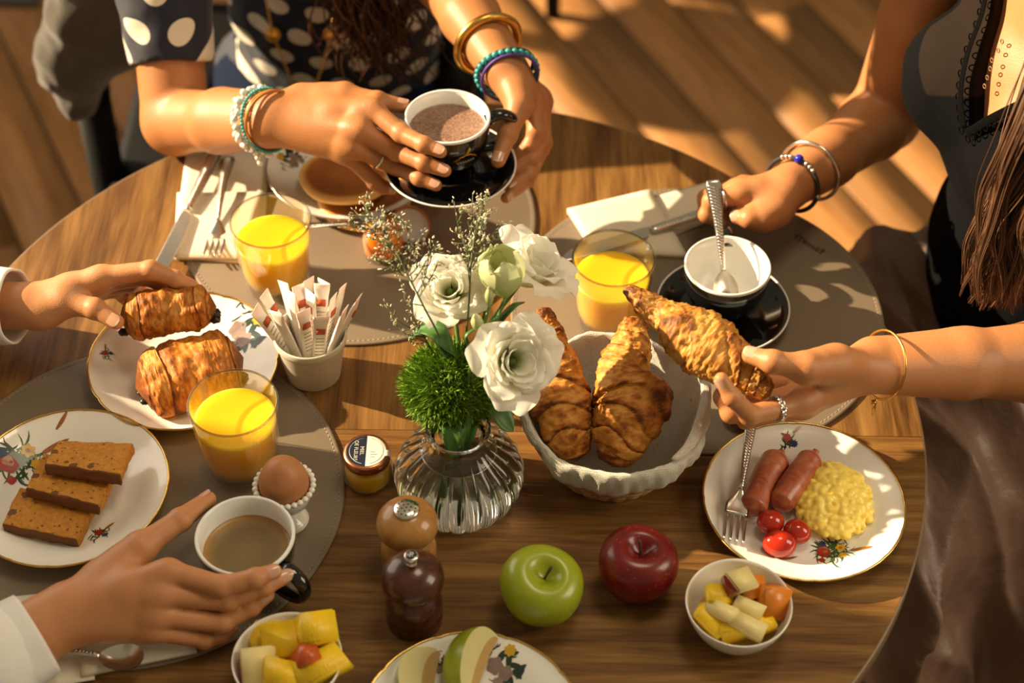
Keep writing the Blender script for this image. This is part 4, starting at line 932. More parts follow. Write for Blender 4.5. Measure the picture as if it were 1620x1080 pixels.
for a in (('apple cube with red speckled skin, topmost in the right bowl', 1168, 921, .052, (.020, .017, .016), (.3, .2, .5), m_apf, 1, m_aps),
          ('orange melon piece behind the red skinned apple cube', 1190, 930, .044, (.018, .018, .013), (.5, .2, .3), m_mel, 2), ('large orange melon piece against the right side of the bowl', 1224, 952, .036, (.024, .022, .016), (.9, .35, .2), m_mel, 3),
          ('yellow pineapple piece at upper left in the right bowl', 1140, 944, .040, (.024, .017, .013), (.2, .3, .1), m_pine, 4), ('pineapple piece at lower left in the right bowl', 1124, 982, .031, (.026, .016, .014), (.1, .5, -.6), m_pine, 5),
          ('apple bit with yellow red skin in the middle of the right bowl', 1140, 967, .040, (.022, .011, .011), (.4, .1, -.4), m_apf, 6, m_mel), ('curved yellow apple slice in the middle of the right bowl', 1183, 962, .040, (.021, .013, .007), (.6, .2, -.3), m_apf, 7, m_aps),
          ('white pear bar at the front of the right bowl', 1180, 990, .035, (.026, .012, .010), (.2, .1, -.45), m_apf, 8), ('pineapple piece under the pear bar', 1200, 982, .030, (.022, .020, .013), (.1, .1, .4), m_pine, 9), ('pineapple piece sunk in the middle of the right bowl', 1165, 985, .026, (.030, .024, .016), (0, 0, .2), m_pine, 10),
          ('pineapple piece hidden behind the others in the right bowl', 1165, 945, .026, (.030, .024, .018), (0, 0, 1.2), m_pine, 12)): chunk(*a)
for a in (('tall pineapple chunk standing at the right rim of the bottom bowl', 497, 1000, .046, (.026, .022, .030), (.4, .3, .4), m_pine, 21), ('broad pineapple chunk in the middle of the bottom bowl', 450, 1015, .040, (.032, .024, .018), (.3, -.1, .2), m_pine, 22),
          ('pineapple chunk at the lower right of the bottom bowl', 508, 1054, .040, (.036, .020, .018), (.2, -.2, .5), m_pine, 23), ('red grapefruit piece in the middle of the bottom bowl', 482, 1040, .047, (.015, .013, .018), (.2, .5, .6), m_grape, 24),
          ('pale apple wedge at the left of the bottom bowl', 410, 1050, .038, (.026, .026, .014), (.5, .2, .25), m_apf, 25, m_aps), ('pineapple chunk at the front of the bottom bowl', 452, 1068, .038, (.030, .020, .016), (.3, .1, -.1), m_pine, 26), ('pineapple chunk deep at the back of the bottom bowl', 425, 1012, .028, (.026, .022, .016), (0, .2, .1), m_pine, 27),
          ('pineapple base chunk deep in the bottom bowl', 460, 1045, .024, (.040, .034, .018), (0, 0, .3), m_pine, 28)): chunk(*a)
# the syrup in the right bowl
m_syrup = clear_glass('fruit_syrup', (.96, .80, .45), .2); q = G(); q.add(*lathe([(0, .0175), (.0335, .0175), (.0348, .0178)], 48, ends=False)); thing('fruit_syrup', 'clear syrup pooled in the right fruit bowl', 'syrup', BR, me=q.mesh('fruit_syrup', m_syrup))

# jam and honey ----------------------------------------------------------------
m_copper = NT('copper_lid'); m_copper.p(Base_Color=m_copper.mix(m_copper.noise(scale=60), (.55, .20, .09), (.72, .32, .16)), Metallic=1.0, Roughness=.28); m_copper = m_copper.mat
m_jam = NT('apricot_jam'); m_jam.p(Base_Color=m_jam.mix(m_jam.noise(scale=90), (.95, .22, .006), (1.0, .36, .015)), Roughness=.12, Subsurface_Weight=.6, Subsurface_Scale=.02, Subsurface_Radius=(1, .35, .05), Coat_Weight=.5); m_jam = m_jam.mat
m_honey = NT('honey'); m_honey.p(Base_Color=m_honey.mix(m_honey.noise(scale=40), (.85, .48, .006), (.95, .60, .015)), Roughness=.08, Subsurface_Weight=.6, Subsurface_Scale=.03, Subsurface_Radius=(1, .55, .05), Coat_Weight=.5); m_honey = m_honey.mat
JO = [(0, 0), (.0200, 0), (.0222, .0014), (.0228, .005), (.0226, .020), (.0212, .026), (.0196, .029), (.0196, .035), (.0190, .0355), (.0185, .035), (.0185, .029), (.0205, .0245), (.0214, .019), (.0214, .005), (.020, .0028), (0, .0026)]
def jar(name, label, loc, fill, lvl, cat_='jar'):
    o = thing(name, label, cat_, loc); q = G(); q.add(*lathe(JO, 64, ends=False)); part('glass_wall', q, m_glass, o)
    q = G(); q.add(*lathe([(0, .0032), (.0195, .0034), (.0210, .006), (.0210, min(lvl, .019)), (.0200, min(lvl, .0245)), (.0182, min(lvl, .029)), (.0180, lvl), (0, lvl - .0004)], 56, ends=False)); part('jam' if fill is m_jam else 'honey', q, fill, o); return o
b = P(607, 398, MZ); JB = np.array([b[0], b[1], TZ + MZ]); jar('jam_jar', 'small open jar of orange jam behind the flower sprigs', JB, m_jam, .032)
b = P(583, 757, 0); HB = np.array([b[0], b[1], TZ]); hj = jar('honey_jar', 'small honey jar with a copper lid and a navy and white label', HB, m_honey, .024)
LID = [(0, .0430), (.0185, .0430), (.0208, .0424), (.0216, .0408), (.0216, .0335), (.0210, .0330), (.0204, .0335), (.0204, .0405), (0, .0418)]
LID = [(r, z - .003) for r, z in LID]
q = G(); q.add(*lathe(LID, 72, ends=False)); lid = part('lid', q, m_copper, hj, label='copper coloured metal lid')
m_lnavy = simple('label_navy', (.010, .016, .04), .4); m_lwhite = simple('label_white', (.78, .76, .72), .4, .05); m_lprint = simple('label_lettering', (.62, .58, .50), .5); m_lgold = simple('label_gold', (.45, .25, .08), .4)
def disc_half(a0, a1, r, z, n=24): return [(0, 0, z)] + [(r * math.cos(a), r * math.sin(a), z) for a in np.linspace(a0, a1, n)], [tuple(range(n + 1))]
q = G(); HR = math.radians(-2)
q.add(*disc_half(PI / 2, 3 * PI / 2, .0182, .0402), 0); q.add(*disc_half(-PI / 2, PI / 2, .0182, .0402), 1)
for k in range(3): q.add(*tube([(.004, -.007 + k * .003, .0403), (.008 + .002 * (k % 2), -.007 + k * .003, .0403)], .00025, 4), 2)
q.add(*tube([(.0155 * math.cos(a), .0155 * math.sin(a), .0403) for a in np.linspace(-1.3, 1.3, 24)], .0002, 4), 2)
q.add(*tube([(.0155 * math.cos(a), .0155 * math.sin(a), .0403) for a in np.linspace(1.8, 4.5, 24)], .0002, 4), 1)
part('top_label', q, [m_lnavy, m_lwhite, m_lgold], lid, smooth=False)
q = G(); q.add(*strip_solid([(.0172, -.002, .0404), (.0208, -.002, .0399), (.0220, -.002, .0375), (.0221, -.002, .030), (.0232, -.002, .022), (.0233, -.002, .012)], .0036, .0002)); part('paper_seal', q, m_lwhite, lid)
def text_mesh(txt, size, mat, ext=.0001):
    cu = bpy.data.curves.new('lettering', 'FONT'); cu.body = txt; cu.size = size; cu.align_x = 'CENTER'; cu.align_y = 'CENTER'; cu.extrude = ext
    o = bpy.data.objects.new('lettering', cu); COL.objects.link(o); dg = bpy.context.evaluated_depsgraph_get(); me = bpy.data.meshes.new_from_object(o.evaluated_get(dg)); bpy.data.objects.remove(o)
    me.materials.clear(); me.materials.append(mat); return me
link('lettering', text_mesh('MIEL', .0052, m_lprint), lid, (-.0040, 0, .0404), (0, 0, -PI / 2)); link('lettering', text_mesh('DE FLEURS', .0050, m_lprint), lid, (-.0095, 0, .0404), (0, 0, -PI / 2))
# lid of the jam leaning behind its jar
b = P(648, 362, .012); o = thing('jar_lid', 'copper rimmed jam lid lying open side up behind the jam jar', 'lid', (b[0], b[1], TZ + MZ + .0125), (PI + .42, .22, 0)); q = G(); q.add(*lathe([(r, z - .036) for r, z in LID], 64, ends=False)); part('shell', q, m_copper, o)
q = G(); q.add(*lathe([(0, .0004), (.0196, .0004), (.0201, -.0008)], 48, ends=False)); part('liner', q, m_lwhite, o)
spoon('teaspoon laid across the open jam jar', aim(P(552, 354, .041), P(500, 362, .040)), .13, .0125, .040)

# sugar sticks ------------------------------------------------------------------
m_cream = simple('cream_ceramic', (.62, .58, .47), .5, .06, 30)
b = P(497, 590, 0); SC = np.array([b[0], b[1], TZ]); o = thing('sugar_cup', 'cream ceramic cup holding paper sugar sticks', 'cup', SC)
q = G(); q.add(*lathe([(0, 0), (.0248, 0), (.0265, .002), (.0330, .046), (.0340, .048), (.0350, .0490), (.0356, .0520), (.0358, .0570), (.0350, .0585), (.0338, .0580), (.0318, .046), (.0250, .006), (0, .005)], 80, ends=False)); part('body', q, m_cream, o)
m_paper = NT('sugar_paper'); m_paper.p(Base_Color=m_paper.mix(m_paper.noise(scale=60), (.80, .74, .66), (.88, .83, .76)), Roughness=.7, Subsurface_Weight=.2, Subsurface_Scale=.003); m_paper = m_paper.mat
m_stamp = simple('sugar_stamp', (.55, .10, .03), .7, .3, 200); m_tiny = simple('sugar_print', (.45, .32, .24), .7, .4, 200)
rs = np.random.default_rng(12); stick0 = None
sticks = [(-.016, .006, -.30, .10), (-.012, .014, -.16, .24), (-.004, .015, .02, .20), (.004, .016, .10, .22), (.012, .013, .22, .18), (.019, .006, .34, .10), (-.018, -.004, -.34, -.02), (-.008, .003, -.10, .06), (.001, .004, .02, .08), (.010, .002, .16, .06), (-.011, -.012, -.18, -.10), (-.002, -.009, .0, -.05), (.006, -.012, .10, -.07), (.015, -.008, .24, -.06), (-.006, .008, -.05, .14), (.007, .009, .07, .13)]
for k, (x, y, tx, ty) in enumerate(sticks):
    L = .088 + .006 * rs.random()
    if stick0 is None:
        me_body = G(); n = 14
        zz = np.linspace(0, .090, n); wid = np.interp(zz, [0, .006, .012, .078, .084, .090], [.0078, .0076, .0066, .0066, .0076, .0078]); thk = np.interp(zz, [0, .006, .014, .074, .084, .090], [.0003, .0004, .0030, .0028, .0004, .0002])
        me_body.add(*strip_solid(np.stack([0 * zz, 0 * zz, zz], 1), wid, thk, (0, 1, 0), 12))
        stick0 = o = thing('sugar_stick', 'white paper sugar stick standing in the cream cup', 'sugar', SC, None, 'paper sugar sticks in the cream cup'); part('paper', me_body, m_paper, o)
        q = G(); q.add(*box(-.0044, .0044, -.0032, -.0027, .066, .074), mi=0)
        for j in range(6): q.add(*box(-.004, .004, -.0032, -.0028, .034 + j * .005, .0346 + j * .005), mi=1)
        part('print', q, [m_stamp, m_tiny], o, smooth=False)
    else: o = copy_tree(stick0)
    an_ = rs.uniform(-1.3, 1.3) + (PI if k % 3 == 1 else 0)
    R_ = basis(nrm([tx * 1.25, ty * 1.2 + rs.normal() * .06, 1]), (math.cos(an_), math.sin(an_), 0)); o.rotation_euler = Matrix(R_.tolist()).to_euler(); o.location = SC + np.array([x * .75, y * .75, .008 + .006 * rs.random()])

# salt and pepper mills ---------------------------------------------------------
m_lw = wood_mat('beech', [(.3, (.30, .125, .030)), (.55, (.42, .20, .055)), (.8, (.50, .27, .09))], 60, 2, .28); m_dw = wood_mat('dark_walnut', [(.3, (.030, .008, .004)), (.55, (.075, .022, .010)), (.8, (.13, .042, .018))], 60, 2, .22)
MILL = [(0, 0), (.0230, 0), (.0243, .0015), (.0247, .004), (.0247, .0125), (.0236, .0145), (.0247, .0165), (.0247, .027), (.0241, .032), (.0220, .0370), (.0182, .0410), (.0160, .0440), (.0156, .0465)]
HEAD = [(.0154, .0465), (.0195, .0472), (.0242, .0500), (.0268, .0550), (.0272, .0605), (.0258, .0665), (.0218, .0722), (.0158, .0762), (.0090, .0788), (0, .0795)]
for m_ in (m_lw, m_dw):
    b_ = m_.node_tree.nodes['Principled BSDF']; b_.inputs['Coat Weight'].default_value = .6; b_.inputs['Coat Roughness'].default_value = .12
def mill(name, label, u, v, m):
    b = P(u, v, 0); o = thing(name, label, 'mill', (b[0], b[1], TZ), None, 'wooden salt and pepper mills'); q = G(); q.add(*lathe(MILL, 64)); part('body', q, m, o); q = G(); q.add(*lathe(HEAD, 64)); part('head', q, m, o); return o
o = mill('salt_shaker', 'pale wooden salt shaker with a perforated metal cap', 648, 893, m_lw)
q = G(); q.add(*lathe([(.0112, .0785), (.0115, .0800), (.0105, .0812), (.0060, .0822), (0, .0825)], 40, ends=False)); cap = part('metal_cap', q, m_steel, o)
hm = G(); hm.add(*ellipsoid((0, 0, 0), (.00085, .00085, .0003), 8, 4)); hme = hm.mesh('hole', m_gap)
for rr_, nn_, ph in ((0, 1, 0), (.0040, 6, .2), (.0080, 12, 0)):
    for k in range(nn_):
        a = ph + 2 * PI * k / nn_; link('hole', hme, cap, (rr_ * math.cos(a), rr_ * math.sin(a), float(np.interp(rr_, [0, .006, .0105], [.0826, .0823, .0813]))))
o = mill('pepper_mill', 'dark wooden pepper mill with a metal knob marked P', 656, 978, m_dw)
q = G(); q.add(*lathe([(0, .080), (.0045, .0803), (.0052, .0812), (.0048, .0825), (.0034, .0840), (.0034, .0850), (.0056, .0862), (.0062, .0880), (.0062, .0905), (.0058, .0915), (.0050, .0918), (0, .0918)], 36, ends=False)); kn = part('knob', q, m_steel, o)
q = G(); q.add(*lathe([(.0047, .0918), (.0047, .0920), (0, .0920)], 32, ends=False)); part('knob_disc', q, m_blk, kn); link('letter', text_mesh('P', .0075, m_lwhite), kn, (0, 0, .0921), (0, 0, -.1))
# ================================================================== vase and flowers
VB = np.append(P(727, 783, 0)[:2], TZ)
def vglass(name, col, rough=0.0, ior=1.46):
    s = NT(name); s.p(Base_Color=s.mix(s.noise(scale=5), col, tuple(min(1, c * 1.01) for c in col)), Roughness=rough, Transmission_Weight=1.0, IOR=ior); return s.mat
s_ = NT('ribbed_vase_glass'); s_.t.nodes.remove(s_.b); s_.t.links.new(s_.n('BsdfGlass', {'Color': (.985, .99, .98), 'Roughness': 0.0, 'IOR': 1.46}), s_.out.inputs[0]); m_vase = s_.mat; m_water = vglass('water', (.97, .985, .97), 0, 1.33)
vase = thing('vase', 'clear ribbed glass vase with water and flowers in the middle of the table', 'vase', VB)
VO = [(0, 0), (.036, 0), (.0435, .0012), (.0490, .006), (.0555, .018), (.0585, .031), (.0570, .043), (.0500, .055), (.0400, .065), (.0310, .073), (.0255, .080), (.0245, .086), (.0275, .092), (.0290, .0945)]
VI = [(.0290, .0945), (.0270, .0945), (.0248, .091), (.0215, .086), (.0220, .079), (.0275, .071), (.0318, .0665), (.0330, .0652)]
zo = spline(np.array(VO[1:]), 44)
def vrf(a, r, z, k):
    w = np.clip((r - .022) / .02, 0, 1); c = np.abs(np.sin(a * 11)); return r * (1 + .065 * w * (np.power(c, .55) - .7))
q = G(); q.add(*lathe([(0, 0), (.018, .0006)] + [tuple(p) for p in zo], 264, vrf, ends=False)); q.add(*lathe([tuple(p) for p in spline(np.array(VI), 36)] + [(.0318, .0642), (.022, .0638), (0, .0638)], 96, ends=False)); vg = part('glass_body', q, m_vase, vase); vg.cycles.is_caustics_caster = True
q = G(); q.add(*lathe([(0, .06395), (.022, .06395), (.0312, .0644), (.0321, .0653), (.0312, .0650), (.022, .0647), (0, .0647)], 96, ends=False)); part('water', q, m_water, vase); pass
for ch in table.children: ch.cycles.is_caustics_receiver = True

def petal_mat(name, base, tip, trans=.38):
    s = NT(name); a = attr_node(s, 'crust'); nz = s.noise(s.map(s.tc.outputs['Object'], (60, 60, 60)), 2, 3); c = s.ramp(s.m('ADD', a, s.m('MULTIPLY', s.m('SUBTRACT', nz, .5), .18)), [(.0, base), (.55, tip), (1, tip)])
    s.p(Base_Color=c, Roughness=.55); s.bump(s.noise(scale=180, detail=2), .25, .0008)
    tr = s.n('BsdfTranslucent', {'Color': c}); nd = s.t.nodes.new('ShaderNodeMixShader'); nd.inputs[0].default_value = trans
    s.t.links.new(s.b.outputs[0], nd.inputs[1]); s.t.links.new(tr, nd.inputs[2]); s.t.links.new(nd.outputs[0], s.out.inputs[0]); return s.mat
m_petal = petal_mat('white_petal', (.52, .56, .20), (.93, .91, .83), .46); m_sepal = petal_mat('bud_green', (.12, .20, .03), (.42, .50, .17), .25)
def leaf_mat(name, a, b):
    s = NT(name); s.p(Base_Color=s.mix(s.noise(scale=80), a, b), Roughness=.42); return s.mat
m_stem = leaf_mat('stem_green', (.045, .10, .012), (.09, .17, .025)); m_leaf = leaf_mat('leaf_green', (.025, .085, .010), (.06, .16, .022))
def petal(R, Hh, a0, wid, flare, cup, ruff, seed, n=13, m=12):
    """one petal: rises from the base, bellies out and flares; returns verts, faces, colour value along the length"""
    r = np.random.default_rng(seed); V = []; c = []; ph = r.uniform(0, 6); ph2 = r.uniform(0, 6)
    for j in range(m):
        v = j / (m - 1); rad = R * (.10 + cup * math.sin(v * PI * .5) ** .75 + flare * v ** 3.2); z = Hh * (math.sin(min(1, v * 1.02) * PI * (.5 + .22 * flare)) )
        w = wid * (math.sin(PI * (.14 + .48 * v)) ** .7) * math.sqrt(max(.04, 1 - (max(0, v - .55) / .50) ** 2.6))
        for i in range(n):
            u = 2 * i / (n - 1) - 1; a = a0 + u * w; ed = 1 - .04 * abs(u) ** 2.5 * v + .05 * u * v
            rr = rad * ed * (1 + ruff * v ** 2.5 * math.sin(u * 5.5 + ph)); zz = z * (1 - .16 * u * u * v) + R * ruff * 1.1 * v ** 3 * math.sin(u * 7 + ph2)
            V.append((rr * math.cos(a), rr * math.sin(a), zz)); c.append(v)
    return np.array(V), grid_faces(m, n), np.array(c)
def stem_to_vase(g, top, mid=None, r=.0021, seed=0):
    rr = np.random.default_rng(seed); a = rr.uniform(0, 6.28); nk = VB + [.009 * math.cos(a), .009 * math.sin(a), .088]; bt = VB + [-.014 * math.cos(a), -.014 * math.sin(a), .012]
    pts = [np.asarray(top)] + ([np.asarray(mid)] if mid is not None else []) + [nk, bt]; g.add(*tube(spline(pts, 22), r, 8))
def bloom(label, C, face, R, spec, seed, spin=0.0):
    C = np.asarray(C); o = thing('lisianthus', label, 'flower', C, None, 'white lisianthus flowers'); B = basis(face, (1, .2, 0)); M = np.eye(4); M[:3, :3] = B
    k = 0
    for cnt, rf_, hf, wid, flare, cup, ruff in spec:
        for j in range(cnt):
            a0 = spin + 2 * PI * j / cnt + k * .35 + np.random.default_rng(seed + k).uniform(-.15, .15); V, f, c = petal(R * rf_, R * hf, a0, wid, flare, cup, ruff, seed * 40 + k)
            g = G(); g.add(V, f, M=M, col=c); part('petal', g, m_petal, o, attr=True); k += 1
    q = G(); q.add(*ellipsoid(B[:, 2] * R * .30, (R * .10, R * .10, R * .20), 10, 8, B)); part('pistil', q, m_sepal, o)
    q = G()
    for j in range(5):
        a = 2 * PI * j / 5; V, f, c = petal(R * .42, R * .38, a, .35, .1, .5, 0, j, 5, 7); q.add(V * [1, 1, .8] - [0, 0, R * .05], f, M=M, col=c)
    part('calyx', q, m_stem, o)
    q = G(); stem_to_vase(q, C, C * .6 + VB * .4 + [0, 0, .06] - B[:, 2] * .02, seed=seed); part('stem', q, m_stem, o, off=C)
    return o
OPEN = [(4, .98, .62, .98, .34, .66, .045), (4, .90, .74, .96, .20, .62, .04), (4, .80, .84, .95, .12, .56, .05), (3, .70, .90, 1.15, .10, .46, .05), (2, .58, .92, 1.35, .06, .40, .04)]
f1 = P(716, 470, .165); bloom('white lisianthus facing up on the left of the bouquet', f1, (-.12, -.42, .90), .0365, OPEN, 3)
f2 = P(822, 448, .165); bloom('white lisianthus at the back right of the bouquet, seen side on', f2, (.55, .10, .80), .0400, [(4, 1.0, .80, 1.0, .34, .64, .06), (4, .88, .95, .96, .16, .58, .05), (4, .72, .98, .95, .06, .52, .04), (3, .5, .95, 1.2, .02, .5, .03)], 8)
f3 = P(800, 572, .140); bloom('white lisianthus at the front right beside the croissants', f3, (.38, -.62, .68), .0420, OPEN, 14, .5)
def bud(label, C, d, L, W, mat, seed, halfopen=False, group='lisianthus buds'):
    C = np.asarray(C); o = thing('flower_bud', label, 'bud', C, None, group); B = basis(d); M = np.eye(4); M[:3, :3] = B; g = G()
    for j in range(5):
        V, f, c = petal(W, L, 2 * PI * j / 5, .75, .0, .42 if not halfopen else .62, .02, seed + j, 7, 10)
        V = V.copy(); tt = np.clip(V[:, 2] / L, 0, 1); k = 1 - (.93 if not halfopen else .35) * tt ** 2.2; s_ = np.sin(PI * np.clip(tt * .8 + .12, 0, 1)); V[:, :2] *= (k * (.6 + .9 * s_))[:, None]; g.add(V, f, M=M, col=c * .8)
    part('petals', g, mat, o, attr=True)
    q = G(); stem_to_vase(q, C, C * .5 + VB * .5 + [0, 0, .05], .0016, seed); part('stem', q, m_stem, o, off=C); return o
m_budw = petal_mat('pale_bud', (.28, .36, .10), (.66, .68, .40), .3)
bud('half open pale green bud in front of the back right flower', P(800, 468, .185), (-.12, .05, 1), .050, .031, m_budw, 31, True); bud('tall green bud leaning behind the half open one', P(782, 436, .19), (.05, .25, 1), .030, .013, m_budw, 36, True)
bud('small closed green bud in the middle of the bouquet', P(774, 486, .19), (.0, .15, 1), .024, .0095, m_budw, 41); bud('rounder closed bud below the left flower', P(758, 524, .175), (-.15, -.05, 1), .024, .0130, m_budw, 46)

# green trick dianthus: a ball of fine bristles
m_moss = NT('bristle_green'); rp = m_moss.n('NewGeometry', out='Random Per Island'); m_moss.p(Base_Color=m_moss.ramp(rp, [(0, (.055, .125, .003)), (.5, (.13, .26, .006)), (1, (.26, .42, .016))]), Roughness=.55); m_moss = m_moss.mat
m_core = simple('bristle_core', (.02, .06, .004), .9)
def moss(label, C, rad, n, seed):
    C = np.asarray(C); o = thing('green_dianthus', label, 'flower', C); r = np.random.default_rng(seed)
    q = G(); q.add(*ellipsoid((0, 0, 0), np.array(rad) * .82, 24, 16)); part('core', q, m_core, o)
    d = r.normal(size=(n, 3)); d /= np.linalg.norm(d, axis=1)[:, None]; lump = np.array([1 + .10 * mnoise.noise(Vector(x * 2.6 + seed)) + .07 * mnoise.noise(Vector(x * 6)) for x in d])
    p = d * np.array(rad) * (lump * r.uniform(.74, .97, n))[:, None]; dr = d + r.normal(size=(n, 3)) * .42 + [0, 0, .12]; dr /= np.linalg.norm(dr, axis=1)[:, None]; L = r.uniform(.007, .0125, n); sd = np.cross(dr, r.normal(size=(n, 3))); sd /= np.linalg.norm(sd, axis=1)[:, None]; w = .00048
    tip = p + dr * L[:, None]; mid = p + dr * (L * .55)[:, None] + r.normal(size=(n, 3)) * .0007
    V = np.stack([p + sd * w, p - sd * w, mid - sd * w * .8, mid + sd * w * .8, tip], 1).reshape(-1, 3); b = np.arange(n) * 5
    me = bpy.data.meshes.new('bristles'); me.from_pydata(V.tolist(), [], np.stack([b, b + 1, b + 2, b + 3], 1).tolist() + np.stack([b + 3, b + 2, b + 4], 1).tolist()); me.materials.append(m_moss); link('bristles', me, o, kind='stuff')
    q = G(); stem_to_vase(q, C, None, .0024, seed); part('stem', q, m_stem, o, off=C); return o
moss('round mossy green flower ball at the front of the bouquet', P(712, 612, .108), (.0415, .038, .040), 11000, 5)

# leaves
def leafthing(label, pts, w, seed, mat=None):
    p = spline(pts, 18); base = p[0]; t = np.linspace(0, 1, 18); W = w * np.sin(PI * np.clip(.10 + .90 * t, 0, 1)) ** .75 + .0003; tt, N, B = frames(p); V = []
    for i in range(18): V += [p[i] - B[i] * W[i] + N[i] * W[i] * .25, p[i] - B[i] * W[i] * .5, p[i] - N[i] * W[i] * .06, p[i] + B[i] * W[i] * .5, p[i] + B[i] * W[i] + N[i] * W[i] * .25]
    g = G(); g.add(V, grid_faces(18, 5)); o = thing('leaf', label, 'leaf', base, None, 'leaves of the bouquet', me=g.mesh('leaf', mat or m_leaf, base)); md = o.modifiers.new('thick', 'SOLIDIFY'); md.thickness = .0006; return o
leafthing('curled dark green leaf over the top of the mossy ball', [P(712, 566, .150), P(694, 528, .168), P(672, 520, .165), P(646, 535, .155)], .0090, 1); leafthing('dark leaf below the left flower', [P(744, 556, .145), P(735, 532, .160), P(752, 518, .165), P(768, 505, .17)], .0075, 2)
leafthing('broad green leaf hanging over the vase neck', [P(738, 660, .088), P(722, 668, .098), P(716, 690, .094), P(716, 726, .074)], .0100, 3); leafthing('second green leaf at the vase neck', [P(745, 660, .088), P(742, 672, .096), P(738, 690, .090), P(732, 716, .072)], .0080, 4)
leafthing('leaf poking out to the right under the front flower', [P(760, 630, .105), P(785, 645, .108), P(800, 668, .100), P(812, 682, .094)], .0095, 5); leafthing('narrow leaf between the buds', [P(748, 560, .14), P(765, 530, .165), P(785, 500, .175), P(798, 478, .18)], .0050, 6)
leafthing('narrow dark leaf behind the mossy ball', [P(735, 585, .13), P(722, 560, .15), P(700, 545, .16), P(690, 530, .162)], .0055, 7); leafthing('short leaf under the back flower', [P(770, 540, .14), P(790, 505, .165), P(812, 482, .175), P(830, 478, .172)], .0070, 8)

# sprigs of sea lavender
m_floret = NT('sea_lavender_floret'); rp = m_floret.n('NewGeometry', out='Random Per Island'); m_floret.p(Base_Color=m_floret.ramp(rp, [(0, (.34, .30, .15)), (.5, (.60, .55, .36)), (1, (.86, .82, .66))]), Roughness=.7); m_floret = m_floret.mat
m_twigg = leaf_mat('sprig_stem', (.05, .075, .02), (.10, .12, .04))
def sprig(label, main, sides, seed, dens=1.0):
    r = np.random.default_rng(seed); base = np.asarray(main[0], float); o = thing('sea_lavender', label, 'flower', base, None, 'sprigs of sea lavender'); st = G(); fl = G(); mp = spline(main, 40)
    st.add(*tube(mp, np.linspace(.0012, .0006, 40), 6))
    def florets(p, d, n):
        for k in range(n):
            c = p + r.normal(size=3) * .0016; dd = nrm(d + r.normal(size=3) * .7 + [0, 0, .3]); B = basis(dd); s = r.uniform(.6, 1.05); fl.add(*ellipsoid(c + dd * .0018, (.00075 * s, .00075 * s, .0021 * s), 5, 4, B))
    def twig(a, b, depth):
        q = spline([a, (a + b) / 2 + r.normal(size=3) * .003, b], 10); st.add(*tube(q, np.linspace(.0006, .00035, 10), 5)); L = np.linalg.norm(b - a); d = nrm(b - a)
        n = max(2, int(L / .0062 * dens))
        for k in range(n):
            t = .25 + .75 * (k + r.random()) / n; p = q[min(9, int(t * 9))]
            if depth < 2 and L > .014 and r.random() < .6:
                e = p + nrm(d + r.normal(size=3) * .65) * L * r.uniform(.22, .42); twig(p, e, depth + 1)
            florets(p, d, 1)
        florets(b, d, 2)
    for t, e in sides:
        a = mp[int(t * 39)]; twig(a, np.asarray(e, float), 0)
    part('stem', st, m_twigg, o, off=base); part('florets', fl, m_floret, o, off=base, kind='stuff'); return o
nk = VB + [0, 0, .09]
sprig('sprig of sea lavender fanning out at the upper left over the jam jar', [nk, P(705, 560, .15), P(668, 480, .20), P(640, 425, .225), P(612, 368, .24)],
      [(.80, P(560, 332, .245)), (.86, P(575, 322, .25)), (.97, P(606, 330, .25)), (.97, P(578, 345, .24)), (.74, P(590, 408, .225)), (.78, P(645, 350, .24)), (.70, P(672, 365, .235)), (.66, P(688, 388, .23)), (.72, P(632, 372, .235)), (.60, P(620, 430, .215)), (.62, P(660, 410, .22)), (.55, P(692, 420, .215)), (.50, P(640, 460, .205)), (.58, P(680, 395, .225)), (.88, P(600, 352, .245))], 2, 1.1)
sprig('upright sprig of sea lavender behind the left flower', [nk, P(735, 560, .14), P(742, 480, .19), P(745, 420, .215), P(752, 360, .235)],
      [(.80, P(718, 318, .25)), (.84, P(748, 308, .25)), (.88, P(768, 308, .25)), (.72, P(788, 358, .23)), (.70, P(732, 372, .225)), (.76, P(764, 345, .24)), (.66, P(775, 395, .22)), (.64, P(726, 398, .22))], 9, .9)
sprig('small pale sprig of sea lavender low on the left', [nk, P(700, 590, .13), P(678, 545, .15), P(660, 515, .16)], [(.85, P(610, 484, .175)), (.8, P(622, 508, .165)), (.9, P(646, 494, .175)), (.7, P(648, 532, .155)), (.6, P(655, 545, .15))], 15, 1.0)
# ================================================================== people
def skin_mat(name, lo, hi, sss=.18):
    s = NT(name); nz = s.noise(scale=9, detail=2); n2 = s.noise(scale=260, detail=3); v = s.n('TexVoronoi', {'Vector': s.tc.outputs['Object'], 'Scale': 900.0})
    c = s.mix(nz, lo, hi)
    s.p(Base_Color=c, Roughness=.46, Specular_IOR_Level=.4, Subsurface_Weight=sss, Subsurface_Scale=.008, Subsurface_Radius=(1, .38, .2)); s.bump(s.m('ADD', v, n2), .22, .0006); return s.mat
m_skin1 = skin_mat('skin_tan', (.39, .155, .055), (.48, .208, .078)); m_skin2 = skin_mat('skin_olive', (.43, .175, .066), (.52, .225, .090)); m_skin3 = skin_mat('skin_fair', (.49, .205, .085), (.57, .265, .12))
m_nail = NT('nail'); m_nail.p(Base_Color=m_nail.mix(m_nail.noise(scale=60), (.56, .29, .19), (.64, .37, .26)), Roughness=.16, Coat_Weight=.4); m_nail = m_nail.mat
m_nailtip = simple('nail_tip', (.70, .53, .36), .25)
def J(u, v, h): return P(u, v, h)
FR = {'thumb': (.0125, .0118, .0098, .0075), 'index': (.0104, .0090, .0079, .0064), 'middle': (.0104, .0092, .0080, .0065), 'ring': (.0100, .0087, .0076, .0062), 'pinky': (.0090, .0075, .0066, .0054)}
